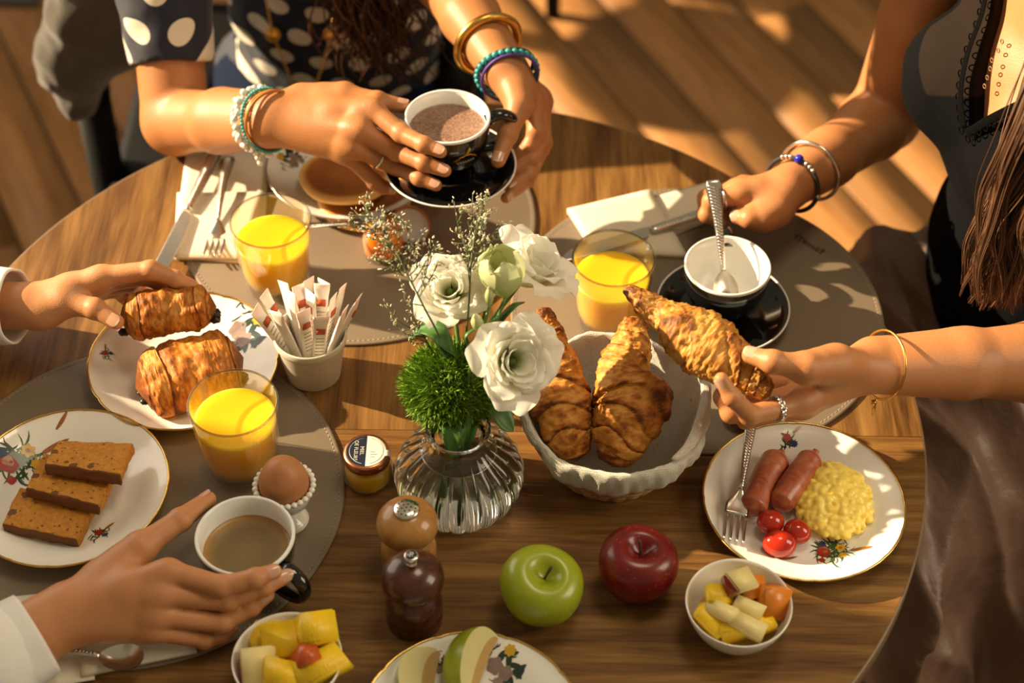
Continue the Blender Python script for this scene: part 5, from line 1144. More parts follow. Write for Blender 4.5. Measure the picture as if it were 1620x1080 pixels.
def arm_mesh(wrist, fingers, arm, vox=.00165, wr=.0205, scale=1.0, thick=.0115, palmk=.010):
    """One continuous surface: fingers, palm, wrist, forearm, upper arm. fingers: name -> 4 joints (thumb: base, knuckle, joint, tip)."""
    F = {k: [np.asarray(p, float) for p in v] for k, v in fingers.items()}; wrist = np.asarray(wrist, float)
    order = [k for k in ('index', 'middle', 'ring', 'pinky') if k in F]
    mcps = [F[k][0] for k in order]; lat = nrm(mcps[0] - mcps[-1]); pc = np.mean(mcps, 0)
    w1, w2 = wrist + lat * .0095, wrist - lat * .0095
    chain = [(np.asarray(p, float), r) for p, r in arm]
    allp = [wrist] + [p for v in F.values() for p in v] + [p for p, _ in chain]
    lo = np.min(allp, 0) - .06; hi = np.max(allp, 0) + .06; S = SDF(lo, hi, vox)
    hp = [wrist] + [p for v in F.values() for p in v]; hl = ((np.min(hp, 0) - .075 - lo) / vox).astype(int).clip(0); hh = np.minimum(((np.max(hp, 0) + .075 - lo) / vox).astype(int) + 1, S.dim)
    H = SDF(lo, hi, vox); H.lo = lo + hl * vox; H.dim = hh - hl; H.ax = [S.ax[i][hl[i]:hh[i]] for i in range(3)]
    def armto(T, D):
        r1 = chain[0][1]
        T.cone(D, w1, chain[0][0] + lat * .006, wr, r1, .012); T.cone(D, w2, chain[0][0] - lat * .006, wr, r1, .012)
        for (a, ra), (b, rb) in zip(chain[:-1], chain[1:]): T.cone(D, a, b, ra, rb, .009)
        return D
    palm = armto(H, H.new())
    for i, k in enumerate(order):
        a = wrist + (w1 - w2) * (.5 - i / max(1, len(order) - 1)) * .8; m = F[k][0]; H.cone(palm, a, m, wr * .80, thick * (1 - .06 * i), palmk)
    for a, b in zip(order[:-1], order[1:]): H.cone(palm, F[a][0] * .92 + wrist * .08, F[b][0] * .92 + wrist * .08, thick * .86, thick * .84, .008)
    if 'thumb' in F:
        t = F['thumb']; H.cone(palm, t[0], t[1], .0165 * scale, .0130 * scale, .014); H.cone(palm, t[0] * .5 + t[1] * .5, F['index'][0] * .62 + wrist * .38, .0100, .0105, .014); H.cone(palm, wrist, t[0], wr * .8, .0150, .012)
    D = palm.copy()
    for k, v in F.items():
        r = [x * scale for x in FR[k]]; C = H.new()
        for i in range(len(v) - 1):
            H.cone(C, v[i], v[i + 1], r[i], r[i + 1], .0030)
            if i > 0: H.ell(C, v[i], (r[i] * 1.05,) * 3, .003)          # knuckle swelling
        if k == 'thumb': Ck = smin(C, palm, .009)
        else: Ck = smin(C, palm, .0062)
        D = np.minimum(D, Ck)
    full = armto(S, S.new()); full[hl[0]:hh[0], hl[1]:hh[1], hl[2]:hh[2]] = D
    return S.mesh(full)
def nails(fingers, cupdir, size=1.0, over=None):
    """thin nail plates on the finger tips; cupdir: rough outward (back of hand) direction, over: name -> own direction"""
    out = []
    for k, v in fingers.items():
        g = G(); out.append(g); a, b = np.asarray(v[-2], float), np.asarray(v[-1], float); d = nrm(b - a); up = np.asarray((over or {}).get(k, cupdir), float); up = nrm(up - d * (up @ d)); s = np.cross(d, up); r = FR[k][3] * size
        n, m = 9, 9; V = []; L = r * 1.85; W = r * .84
        for i in range(m):
            t = i / (m - 1)
            for j in range(n):
                u = 2 * j / (n - 1) - 1; x = -L * .66 + L * t; w = W * (1 - .10 * (1 - t)) * math.sqrt(max(.12, 1 - (max(0, t - .62) / .40) ** 2.2)) * (.75 + .25 * min(1, t * 5))
                zz = r * 1.045 * math.sqrt(max(.05, 1 - (u * w / r) ** 2 * .85)) - .00035 * (2 * t - 1) ** 2
                V.append(b + d * x + s * (u * w) + up * (zz + .0003))
        f = grid_faces(m, n); g.add(V, f, 0); tail = len(f)
        for q in range(len(g.f) - tail, len(g.f)):
            if (q - (len(g.f) - tail)) // (n - 1) >= m - 2: g.mi[q] = 1
    return out
def addnails(gs, parent, O):
    for g in gs: part('fingernail', g, [m_nail, m_nailtip], parent, off=O)
def body_parts(prims, lo, hi, vox, k=.03, cut=None, inflate=0.0):
    S = SDF(lo, hi, vox); D = S.new()
    for p in prims:
        if p[0] == 'c': S.cone(D, p[1], p[2], p[3] + inflate, p[4] + inflate, k)
        else: S.ell(D, p[1], np.array(p[2]) + inflate, k, p[3] if len(p) > 3 else None)
    if cut is not None: D = np.maximum(D, cut(*S.grid()).astype(np.float32))
    return S.mesh(D)
def join(*ms):
    V, Fq, n = [], [], 0
    for v, f in ms: V.append(v); Fq.append(np.asarray(f) + n); n += len(v)
    return np.concatenate(V), np.concatenate(Fq)
def head_prims(c, f):
    """head with nose, brow, chin, ears; c = centre, f = facing (unit, horizontal)"""
    c = np.asarray(c, float); f = nrm(f); s = np.array([-f[1], f[0], 0]); u = np.array([0, 0, 1.]); R = np.stack([f, s, u], 1)
    return [('e', c, (.092, .074, .108), R), ('e', c + f * .022 - u * .055, (.062, .052, .058), R), ('c', c + f * .090 + u * .008, c + f * .106 - u * .022, .008, .013), ('c', c + f * .070 - u * .098 + s * .0, c + f * .074 - u * .092, .020, .020),
            ('c', c + f * .086 - u * .055 - s * .016, c + f * .086 - u * .055 + s * .016, .009, .009), ('e', c + s * .075 - u * .01, (.020, .008, .030), R), ('e', c - s * .075 - u * .01, (.020, .008, .030), R)]
def torso_prims(hip, chest, shR, shL, face, depth=.10, wid=.15, b=.055):
    f = nrm(face); hip = np.asarray(hip, float); chest = np.asarray(chest, float); shR = np.asarray(shR, float); shL = np.asarray(shL, float); s = nrm(shL - shR); s[2] = 0; u = nrm(chest - hip); R = np.stack([f, np.cross(u, f), u], 1); neck = (shR + shL) / 2 + [0, 0, .04]
    w = hip * .55 + chest * .45
    return [('e', hip, (depth * 1.08, wid * 1.08, .12), R), ('e', w, (depth * .86, wid * .80, .14), R), ('e', chest, (depth * .98, wid * .95, .14), R), ('e', chest + f * depth * .62 + s * .068 + u * .005, (b, b * 1.1, b), R), ('e', chest + f * depth * .62 - s * .068 + u * .005, (b, b * 1.1, b), R),
            ('c', shR - [0, 0, .005], shL - [0, 0, .005], .050, .050), ('c', neck - [0, 0, .03], neck + [0, 0, .08] + f * .012, .055, .048)]
def leg_prims(hip, knee, foot):
    hip, knee, foot = (np.asarray(x, float) for x in (hip, knee, foot)); f = nrm(np.array([knee[0] - hip[0], knee[1] - hip[1], 0])); return [('c', hip, knee, .085, .058), ('c', knee, foot + [0, 0, .08], .056, .038), ('c', foot + [0, 0, .035], foot + f * .13 + [0, 0, .022], .034, .026)]
def band(c, axis, r, tr, n=64, squash=1.0, hint=(0, 0, 1), wave=0):
    B = basis(axis, hint); a = np.arange(n) * 2 * PI / n; p = np.asarray(c) + B[:, 0] * (r * np.cos(a))[:, None] + B[:, 1] * (r * squash * np.sin(a))[:, None] + np.outer(wave * np.sin(3 * a), B[:, 2]); return p
def beads(g, pts, r, mi=0, jitter=0, seed=0, sq=1.0):
    rr = np.random.default_rng(seed)
    for p in pts: g.add(*ellipsoid(p + rr.normal(size=3) * jitter, (r, r, r * sq), 8, 6), mi)
def at_wrist(w, nxt, t): return np.asarray(w) * (1 - t) + np.asarray(nxt) * t
m_gold = NT('gold'); m_gold.p(Base_Color=m_gold.mix(m_gold.noise(scale=200), (.62, .33, .06), (.85, .52, .14)), Metallic=1.0, Roughness=.28); m_gold = m_gold.mat
m_silver = NT('silver'); m_silver.p(Base_Color=m_silver.mix(m_silver.noise(scale=200), (.62, .60, .56), (.82, .80, .76)), Metallic=1.0, Roughness=.22); m_silver = m_silver.mat
m_pearl = simple('pearl_bead', (.78, .76, .72), .2, .1, 100, Coat_Weight=.5); m_turq = simple('turquoise_bead', (.05, .42, .42), .3, .4, 300); m_cord = simple('dark_cord', (.02, .015, .015), .7); m_bluebead = simple('cobalt_bead', (.015, .02, .45), .15); m_pur = simple('purple_cord', (.10, .04, .30), .6); m_amber = simple('amber_cord', (.45, .16, .03), .5)

# ---- woman in the polka dot dress ------------------------------------------------
A1 = (.019, .252)
W1 = J(428, 190, .135); E1 = J(278, 192, .040); SH1R = np.array([-.315, .60, 1.05]); SH1L = np.array([.035, .68, 1.08])
H1 = {'thumb': [J(478, 160, .145), J(545, 152, .158), J(597, 160, .162), J(637, 168, .156)], 'index': [J(590, 174, .166), J(635, 211, .160), J(671, 229, .163), J(697, 240, .160)], 'middle': [J(571, 207, .156), J(629, 240, .137), J(671, 258, .140), J(704, 270, .1365)],
      'ring': [J(560, 232, .140), J(627, 264, .114), J(664, 282, .1185), J(690, 293, .116)], 'pinky': [J(553, 246, .124), J(593, 288, .094), J(606, 296, .088), J(622, 300, .086)]}
W2 = J(800, 112, .150); E2 = np.array([-.012, .545, .905])
H2 = {'thumb': [J(816, 140, .148), J(822, 168, .146), J(803, 213, .136), J(788, 254, .124)], 'index': [J(842, 162, .128), J(848, 208, .112), J(838, 232, .100), J(815, 250, .088)], 'middle': [J(850, 158, .118), J(857, 216, .100), J(843, 252, .090), J(812, 268, .084)],
      'ring': [J(856, 158, .106), J(860, 225, .088), J(838, 276, .080), J(806, 296, .078)], 'pinky': [J(860, 162, .094), J(858, 235, .076), J(836, 286, .074), J(800, 313, .078)]}
pB = [('x',)]
hip1, ch1 = np.array([-.14, .74, .56]), np.array([-.14, .685, .93])
tor1 = torso_prims(hip1, ch1, SH1R + [.02, .03, 0], SH1L, (0, -1, 0), .105, .155)
head1 = head_prims((-.13, .62, 1.32), (0.1, -1, 0))
leg1 = leg_prims((-.23, .70, .53), (-.25, .28, .55), (-.25, .30, 0)) + leg_prims((-.05, .70, .53), (-.02, .28, .55), (-.02, .30, 0))
polka = thing('person', 'seated woman in a navy polka dot dress lifting a cup and saucer', 'person', (-.14, .70, .48))
PO = np.array(polka.location)
b0 = body_parts(tor1 + head1 + leg1, (-.5, .1, -.01), (.3, 1.0, 1.46), .008, .025)
a1 = arm_mesh(W1, H1, [(at_wrist(W1, E1, .5), .0305), (E1, .0365), (E1 * .5 + SH1R * .5, .039), (SH1R, .05)])
a2 = arm_mesh(W2, H2, [(at_wrist(W2, E2, .45), .0300), (at_wrist(W2, E2, .85), .0365), (E2, .037), (E2 * .5 + SH1L * .5, .041), (SH1L, .05)])
V, Fq = join(b0, a1, a2); link('body', np_mesh('body', V, Fq, m_skin1, PO), polka)
g = nails(H1, (.1, -.45, .85), over={'thumb': (0, .3, 1), 'pinky': (0, -.7, .5)}); g2 = nails({k: H2[k] for k in ('thumb', 'pinky', 'ring')}, (.9, -.2, .3), over={'thumb': (-.25, -.75, .6)}); addnails(g + g2, polka, PO)
def polka_mat():
    s = NT('polka_cotton'); o = s.n('SeparateXYZ', {0: s.tc.outputs['Object']}); nd = s.t.nodes[-1] if False else None
    sx = s.t.nodes.new('ShaderNodeSeparateXYZ'); s.t.links.new(s.tc.outputs['Object'], sx.inputs[0]); x, y, z = sx.outputs
    p = .048; X = s.m('DIVIDE', s.m('ADD', x, s.m('MULTIPLY', y, .12)), p); Z = s.m('DIVIDE', s.m('SUBTRACT', s.m('MULTIPLY', z, 1.0), s.m('MULTIPLY', y, .12)), p * .74)
    row = s.m('FLOOR', Z); par = s.m('MULTIPLY', s.m('FRACT', s.m('MULTIPLY', row, .5)), 1.0); fx = s.m('SUBTRACT', s.m('FRACT', s.m('ADD', X, par)), .5); fz = s.m('SUBTRACT', s.m('FRACT', Z), .5)
    d = s.m('SQRT', s.m('ADD', s.m('MULTIPLY', fx, fx), s.m('MULTIPLY', fz, fz))); k = s.m('LESS_THAN', d, .30)
    s.p(Base_Color=s.mix(k, s.mix(s.noise(scale=300), (.0018, .0032, .012), (.004, .007, .026)), (.70, .62, .50)), Roughness=.75, Sheen_Weight=.2); s.bump(s.noise(scale=18, detail=2, dist=.5), .35, .012); return s.mat
m_polka = polka_mat(); m_denim = simple('blue_denim', (.010, .018, .045), .9, .5, 180, .3, 700, Specular_IOR_Level=.1)
hem = at_wrist(E1, SH1R, .185); hd = nrm(SH1R - E1)
def cutA(X, Y, Z): return np.where((X < -.215) , hem[2] - Z - .0 * X + (hem[1] - Y) * .25, .60 - Z)
slv = [('c', hem - hd * .03, SH1R, .046, .060), ('c', SH1R, SH1R + np.array([.08, .02, -.02]), .060, .064)]
hem2 = at_wrist(E2, SH1L, .55)
d1 = join(body_parts(tor1[:-1] + [('c', hem2, SH1L, .055, .062)], (-.48, .42, .55), (.20, .95, 1.2), .0055, .028, lambda X, Y, Z: .60 - Z, .012),
          body_parts(slv, (-.48, .30, .70), (-.12, .80, 1.2), .004, .028, lambda X, Y, Z: (hem[0] - X) * hd[0] + (hem[1] - Y) * hd[1] + (hem[2] - Z) * hd[2], 0))
Vd = d1[0].copy(); nz = fbm(Vd, 9, 3); ctr = np.array([-.14, .69, .9]); dirs = Vd - np.array([-.14, .69, 0]) * [1, 1, 0] - np.array([0, 0, 1]) * Vd[:, 2:3]; dirs /= np.linalg.norm(dirs, axis=1)[:, None] + 1e-9
Vd += dirs * (nz * .006)[:, None]; link('polka_dot_dress', np_mesh('polka_dot_dress', Vd, d1[1], m_polka, PO), polka)
j1 = body_parts([p for p in leg1 if p[3] > .05] + [tor1[0]], (-.5, .1, .08), (.3, 1.0, .66), .009, .03, None, .012); link('jeans', np_mesh('jeans', *j1, m_denim, PO), polka)
m_dhair = NT('dark_curly_hair'); m_dhair.p(Base_Color=m_dhair.ramp(m_dhair.n('NewGeometry', out='Random Per Island'), [(0, (.020, .006, .003)), (.6, (.055, .016, .006)), (1, (.11, .038, .013))]), Roughness=.38); m_dhair = m_dhair.mat
r = np.random.default_rng(3); g = G()
for k in range(210):
    a = r.normal(size=3) * [.030, .018, .0]; top = np.array([-.085, .60, 1.30]) + a; end = np.array([-.076 + r.normal() * .030, .535 + r.normal() * .014, .79 + abs(r.normal()) * .06 - .045]); n = 54; t = np.linspace(0, 1, n); ph = r.uniform(0, 6.28); tw = r.uniform(7, 12); rad = r.uniform(.006, .012)
    p = top * (1 - t)[:, None] + end * t[:, None]; p[:, 1] -= .060 * np.sin(PI * t); p[:, 0] += .012 * np.sin(t * 5 + ph); p += np.stack([rad * t * np.cos(t * 6.28 * tw * .5 + ph), rad * t * np.sin(t * 6.28 * tw * .5 + ph), 0 * t], 1); g.add(*tube(p, np.linspace(.0022, .0008, n), 5))
part('hair', g, m_dhair, polka, off=PO)
hc = body_parts([('e', (-.13, .635, 1.345), (.094, .108, .115)), ('c', (-.13, .71, 1.30), (-.12, .74, 1.0), .085, .06), ('c', (-.21, .66, 1.30), (-.24, .66, 1.08), .04, .03), ('c', (-.07, .62, 1.33), (-.07, .60, 1.2), .035, .03)], (-.4, .4, .85), (.1, .9, 1.5), .010, .03); Vh = hc[0] + (fbm(hc[0], 40, 3) * .010)[:, None] * [1, 1, .4]; link('hair_crown', np_mesh('hair_crown', Vh, hc[1], m_dhair, PO), polka)
# necklace with two gold discs
def front_y(x, z):
    m = (np.abs(Vd[:, 0] - x) < .012) & (np.abs(Vd[:, 2] - z) < .012); return float(Vd[m][:, 1].min()) if m.any() else .56
def on_front(u, v, off=.006):
    y = .56
    for _ in range(6):
        d = ray(u, v); t = (y - CAM[1]) / d[1]; p = CAM + d * t; y = .6 * (front_y(p[0], p[2]) - off) + .4 * y
    return np.array([p[0], y, p[2]])
nkp = [on_front(u, v) for u, v in ((408, -55), (420, 0), (432, 52), (446, 90), (466, 138), (482, 150), (500, 132), (514, 90), (524, 52), (530, 0), (533, -55))]
g = G(); cp = spline(nkp, 120); beads(g, cp, .0019, 0, .0003, 1)
part('necklace', g, m_gold, polka, off=PO)
for p in (nkp[2], nkp[8]):
    B = basis((0, -.9, .3)); q = G(); q.add(*ellipsoid(p + [0, -.004, 0], (.0085, .0085, .0022), 20, 8, B)); q.add(*tube(band(p + [0, -.004, 0], (0, -.9, .3), .0085, 0), .0012, 6, closed=True)); part('gold_disc', q, m_gold, polka, off=PO)
# bracelets and ring
ax = nrm(E1 - W1); c0 = W1 + ax * .014
def bracelet(pts, r, mat, parent, O, beaded=True, jit=.0, sq=1.0, seed=0, name='bracelet', label=None):
    g = G()
    if beaded: beads(g, pts, r, 0, jit, seed, sq)
    else: g.add(*tube(pts, r, 8, closed=True))
    part(name, g, mat, parent, off=O, label=label)
bracelet(band(c0, ax, .0335, 0, 34, .95), .0040, m_pearl, polka, PO, jit=.0014, label='white pearl bracelet'); bracelet(band(c0 + ax * .006, ax, .0340, 0, 40, .95), .0030, m_pearl, polka, PO, jit=.0018, seed=3, label='white pearl bracelet')
bracelet(band(c0 - ax * .009, ax, .0325, 0, 56, .95), .0020, m_turq, polka, PO, label='turquoise bead bracelet'); bracelet(band(c0 - ax * .014, nrm(ax + [.1, 0, .25]), .0320, 0, 60, .95), .0014, m_gold, polka, PO, False); bracelet(band(c0 - ax * .017, nrm(ax + [.2, 0, .35]), .0318, 0, 60, .95), .0017, m_amber, polka, PO, False, label='amber cord bracelet')
g = G()
for k in range(3): beads(g, [c0 + ax * .004 + np.array([-.004 + .002 * k, -.030 - .0015 * k, -.018 - .0055 * k])], .0034, 0)
part('bracelet_charm', g, m_pearl, polka, off=PO)
ax2 = nrm(E2 - W2); bracelet(band(W2 + ax2 * .048, ax2, .0345, 0, 64, 1), .0050, m_gold, polka, PO, False, name='bangle', label='wide gold bangle')
bracelet(band(W2 - ax2 * .004, nrm(ax2 + [.25, -.1, .1]), .0315, 0, 28, 1), .0036, m_turq, polka, PO, label='turquoise bead bracelet'); bracelet(band(W2 + ax2 * .003, nrm(ax2 + [.15, -.1, .2]), .0312, 0, 60, 1), .0024, m_cord, polka, PO, False, label='dark leather bracelet'); bracelet(band(W2 - ax2 * .012, nrm(ax2 + [.2, -.1, 0]), .0300, 0, 60, 1), .0016, m_pur, polka, PO, False, label='purple cord bracelet')
rp_ = H1['ring'][0] * .40 + H1['ring'][1] * .60; q = G(); q.add(*tube(band(rp_, H1['ring'][1] - H1['ring'][0], .0098, 0, 40), .0014, 8, closed=True)); part('finger_ring', q, m_silver, polka, off=PO)

# ---- woman in the brown skirt ---------------------------------------------------
fR = nrm([-.92, -.38, 0]); sR = np.array([-.38, .92, 0])               # facing, and her right hand side
cR = np.array([.630, .262, 0]); SH2R = np.array([.535, .425, 1.05]); SH2L = np.array([.705, .095, 1.05])
W5 = J(1246, 297, .072); E5 = np.array([.505, .435, .775]); W6 = J(1378, 577, .118); E6 = J(1690, 572, .075)
H5 = {'thumb': [J(1228, 330, .070), J(1207, 344, .068), J(1186, 346, .070), J(1166, 343, .066)], 'index': [J(1170, 308, .079), J(1126, 318, .076), J(1118, 340, .062), J(1140, 352, .050)], 'middle': [J(1166, 300, .066), J(1118, 314, .058), J(1116, 338, .045), J(1142, 348, .038)],
      'ring': [J(1168, 296, .052), J(1124, 312, .041), J(1120, 332, .030), J(1146, 340, .027)], 'pinky': [J(1174, 296, .038), J(1138, 312, .026), J(1132, 326, .018), J(1152, 332, .018)]}
H6 = {'thumb': [J(1322, 576, .150), J(1274, 582, .166), J(1222, 572, .176), J(1187, 562, .172)], 'ring': [J(1262, 640, .122), J(1186, 656, .134), J(1158, 628, .160), J(1141, 600, .174)], 'pinky': [J(1268, 646, .104), J(1180, 664, .104), J(1160, 640, .114), J(1156, 606, .124)],
      'middle': [J(1266, 622, .104), J(1157, 652, .110), J(1144, 628, .120), J(1152, 594, .122)], 'index': [J(1282, 600, .102), J(1190, 612, .090), J(1158, 600, .102), J(1140, 586, .116)]}
skw = thing('person', 'woman in a black top and brown skirt at right, one hand raising a croissant', 'person', (.63, .26, .48)); SO = np.array(skw.location)
hip2, ch2 = cR + [.03, .01, .56], cR + [0, 0, .93]
tor2 = torso_prims(hip2, ch2, SH2R + [.02, -.02, 0], SH2L + [-.01, .02, 0], fR, .105, .150); head2 = head_prims(cR + fR * .03 + [0, 0, 1.32], fR)
leg2 = leg_prims(hip2 + sR * .08 - [0, 0, .06], hip2 + sR * .09 + fR * .44 - [0, 0, .045], (hip2 + sR * .10 + fR * .40) * [1, 1, 0]) + leg_prims(hip2 - sR * .08 - [0, 0, .06], hip2 - sR * .09 + fR * .44 - [0, 0, .045], (hip2 - sR * .10 + fR * .40) * [1, 1, 0])
b2 = body_parts(tor2 + head2 + leg2, (.0, -.25, -.01), (.95, .75, 1.46), .008, .025)
a5 = arm_mesh(W5, H5, [(at_wrist(W5, E5, .4), .0300), (at_wrist(W5, E5, .85), .0390), (E5, .0395), (E5 * .5 + SH2R * .5, .044), (SH2R, .05)], .0018)
a6 = arm_mesh(W6, H6, [(at_wrist(W6, E6, .45), .0300), (at_wrist(W6, E6, .85), .0385), (E6, .039), (E6 * .5 + SH2L * .5, .043), (SH2L, .05)], wr=.0195)
V, Fq = join(b2, a5, a6); link('body', np_mesh('body', V, Fq, m_skin2, SO), skw)
addnails(nails({'thumb': H6['thumb'], 'ring': H6['ring']}, (-.6, -.5, .7), over={'thumb': (-.05, -.15, 1), 'ring': (-.75, -.35, .55)}), skw, SO); addnails(nails({'thumb': H5['thumb']}, (0, -.6, .8)), skw, SO)
m_top = NT('black_jersey'); m_top.p(Base_Color=m_top.mix(m_top.m('MULTIPLY', m_top.m('ADD', attr_node(m_top, 'crust'), .1), 4.0), m_top.mix(m_top.noise(scale=400, detail=2), (.0020, .0020, .0026), (.0055, .0055, .0065)), (.018, .012, .009)), Roughness=.95, Specular_IOR_Level=.08); m_top.bump(m_top.noise(scale=14, detail=3), .4, .010); m_top = m_top.mat
m_sheer = simple('sheer_brown_mesh', (.018, .012, .009), .9, .3, 300, Specular_IOR_Level=.1); m_lace = simple('black_lace', (.0025, .0022, .0022), .9, .12, 20, Specular_IOR_Level=.05); m_lace2 = simple('bronze_lace', (.30, .15, .08), .6, .5, 300)
def lat2(X, Y): return (X - cR[0]) * sR[0] + (Y - cR[1]) * sR[1]
def cut2(X, Y, Z):
    l = lat2(X, Y) + .015; fr = (X - cR[0]) * fR[0] + (Y - cR[1]) * fR[1]
    neck = np.where(fr > -.02, Z - (.945 + 1.5 * np.abs(l)), -1); arm = np.abs(l) - .165 + np.maximum(0, Z - .98) * .25; top = Z - 1.09
    return np.maximum(np.maximum(neck * .6, arm), np.maximum(top, .60 - Z))
t2 = body_parts(tor2[:-1], (.38, .0, .55), (.78, .52, 1.2), .0045, .028, cut2, .008); Vt = t2[0].copy(); nz = fbm(Vt, 8, 3); dd = Vt - np.concatenate([np.tile(cR[:2], (len(Vt), 1)), Vt[:, 2:3]], 1); dd /= np.linalg.norm(dd, axis=1)[:, None] + 1e-9; Vt += dd * (nz * .005)[:, None]
me = np_mesh('black_top', Vt, t2[1], m_top, SO); l = lat2(Vt[:, 0], Vt[:, 1]); fr = (Vt[:, 0] - cR[0]) * fR[0] + (Vt[:, 1] - cR[1]) * fR[1]
msk = np.minimum(np.minimum(fr - .03, Vt[:, 2] - (.945 + .55 * np.abs(l - .045))), .105 - l); at_ = me.attributes.new('crust', 'FLOAT', 'POINT'); at_.data.foreach_set('value', (msk * 100).astype(np.float32)); link('black_top', me, skw)
# lace along the neckline
def on_chest(l, z, off=.004):
    m = (np.abs(lat2(Vt[:, 0], Vt[:, 1]) - l) < .014) & (np.abs(Vt[:, 2] - z) < .014)
    fr = (Vt[:, 0] - cR[0]) * fR[0] + (Vt[:, 1] - cR[1]) * fR[1]; f_ = float(fr[m].max()) if m.any() else .11; return cR + sR * l + fR * (f_ + off) + np.array([0, 0, z])
for sgn in (-1, 1):
    pts = [on_chest(-.015 + sgn * t, .938 + 1.5 * t) for t in np.linspace(.004, .10, 26)]; pts = spline(pts[::5] + [pts[-1]], 40); g = G(); g.add(*strip_solid(pts, .0045, .0009, fR)); 
    for k in range(0, 40, 2): g.add(*tube(band(pts[k] - np.array([0, 0, .004]) - sR * sgn * -.003, fR, .0038, 0, 12), .0008, 5, closed=True))
    part('lace_trim', g, m_lace, skw, off=SO)
for k in range(12):
    g = G(); p = on_chest(-.004 + .0034 * k, .985 + .0070 * k, -.005); g.add(*tube(band(p, fR, .0022, 0, 12), .0006, 5, closed=True)); part('lace_loop', g, m_lace2, skw, off=SO)
# skirt: satin cloth over the thighs falling to both sides
m_skirt = NT('brown_satin'); m_skirt.p(Base_Color=m_skirt.mix(m_skirt.noise(m_skirt.map(m_skirt.tc.outputs['Object'], (1, 1, 4)), 40, 3), (.155, .083, .052), (.215, .122, .080)), Roughness=.45, Sheen_Weight=.08); m_skirt.bump(m_skirt.noise(scale=55, detail=4, dist=1.2), .35, .004); m_skirt = m_skirt.mat
prof = spline([(-.35, .08), (-.325, .22), (-.290, .38), (-.245, .52), (-.165, .612), (-.07, .612), (0, .588), (.07, .612), (.14, .612), (.19, .555), (.215, .44), (.23, .30)], 200); nx = 170; V = []
pt = np.gradient(prof, axis=0); pn = np.stack([-pt[:, 1], pt[:, 0]], 1); pn /= np.linalg.norm(pn, axis=1)[:, None]; arc = np.cumsum(np.linalg.norm(pt, axis=1))
def ridge(x): return 1 - 2 * abs(math.sin(x)) ** .75
for i in range(nx):
    s = i / (nx - 1); fx = -.20 + .70 * s
    for j, (lt, z) in enumerate(prof):
        low = min(1, max(.25, (.60 - z) / .12)); wob = .5 * mnoise.noise(Vector((fx * 7, arc[j] * 6, 1.3))) + .25 * mnoise.noise(Vector((fx * 16, arc[j] * 9, 4.3)))
        d = .034 * low * ridge(fx * 21 + arc[j] * 5.5 + 2.4 * wob) + .011 * ridge(fx * 37 - arc[j] * 9 + 3 * wob) + .004 * mnoise.noise(Vector((fx * 60, arc[j] * 25, .7)))
        belly = .105 * math.exp(-(fx / .10) ** 2) * math.exp(-(lt / .17) ** 4); d *= 1 - .7 * max(0, min(1, (s - .62) / .2)) * (abs(lt) < .22)
        hl = max(0, min(1, (.10 - fx) / .10)) * (lt < 0); z = z if z > .50 else .50 - (.50 - z) * (1 - .92 * hl)
        p = cR + fR * fx + sR * (lt + pn[j, 0] * d) + np.array([0, 0, z + pn[j, 1] * d + belly - .04 * max(0, s - .8)]); V.append(p)
q = G(); q.add(V, grid_faces(nx, 200)); o = part('skirt', q, m_skirt, skw, off=SO); md = o.modifiers.new('thick', 'SOLIDIFY'); md.thickness = .002; md.offset = -1
# long brown hair falling over her left shoulder
m_bhair = NT('brown_hair'); m_bhair.p(Base_Color=m_bhair.ramp(m_bhair.n('NewGeometry', out='Random Per Island'), [(0, (.035, .014, .007)), (.5, (.095, .042, .020)), (1, (.21, .105, .055))]), Roughness=.40); m_bhair = m_bhair.mat
r = np.random.default_rng(9); g = G(); hairroot = cR + [0, 0, 1.30] - sR * .02; tt_ = np.linspace(0, 1, 30)
for k in range(64):
    s0, s1 = r.normal(size=2) * .85; e = J(1574 + s0 * 28 + 10 * s1, 470 + 26 * r.random() - 7 * abs(s0), .10 + .02 * s1); m1 = J(1606 + s0 * 26, 330, .22 + .02 * s1); m2 = J(1690 + s0 * 30, 120, .34 + .03 * s1); top = hairroot + r.normal(size=3) * [.03, .03, .02] + fR * .02
    ph, fq, am = r.uniform(0, 6.28), r.uniform(13, 19), r.uniform(.004, .009); cl = spline([top, m2, m1, e], 30); cl = cl + np.outer(am * tt_ * np.sin(tt_ * fq + ph), RIGHT) + np.outer(am * .6 * tt_ * np.sin(tt_ * fq * 1.2 + ph), UP)
    for q_ in range(24):
        o1, o2 = r.normal(size=2) * .0042; L_ = r.uniform(.90, 1.03); p = cl + np.outer(o1 * (1 - .72 * tt_ ** 3) * (.6 + .5 * np.sin(tt_ * 6 + q_)), RIGHT) + np.outer(o2 * (1 - .72 * tt_ ** 3), UP + FWD * .5); nn_ = max(12, int(30 * min(1, L_))); p = p[:nn_]; g.add(*tube(p, np.linspace(.00085, .0003, nn_), 4))
part('hair', g, m_bhair, skw, off=SO)
hc = body_parts([('e', cR + [0.01, 0, 1.35], (.110, .096, .112)), ('c', cR + [.06, .02, 1.30], cR + [.07, .02, 1.02], .08, .06)], (.3, .0, .9), (.85, .5, 1.5), .010, .03); link('hair_crown', np_mesh('hair_crown', *hc, m_bhair, SO), skw)
ax5 = nrm(E5 - W5); bracelet(band(W5 + ax5 * .050, nrm(ax5 + [.0, .0, .1]), .0335, 0, 64), .0021, m_silver, skw, SO, False, name='bangle', label='silver bangle'); bracelet(band(W5 + ax5 * .010, ax5, .0300, 0, 64), .0024, m_cord, skw, SO, False, label='dark cord bracelet')
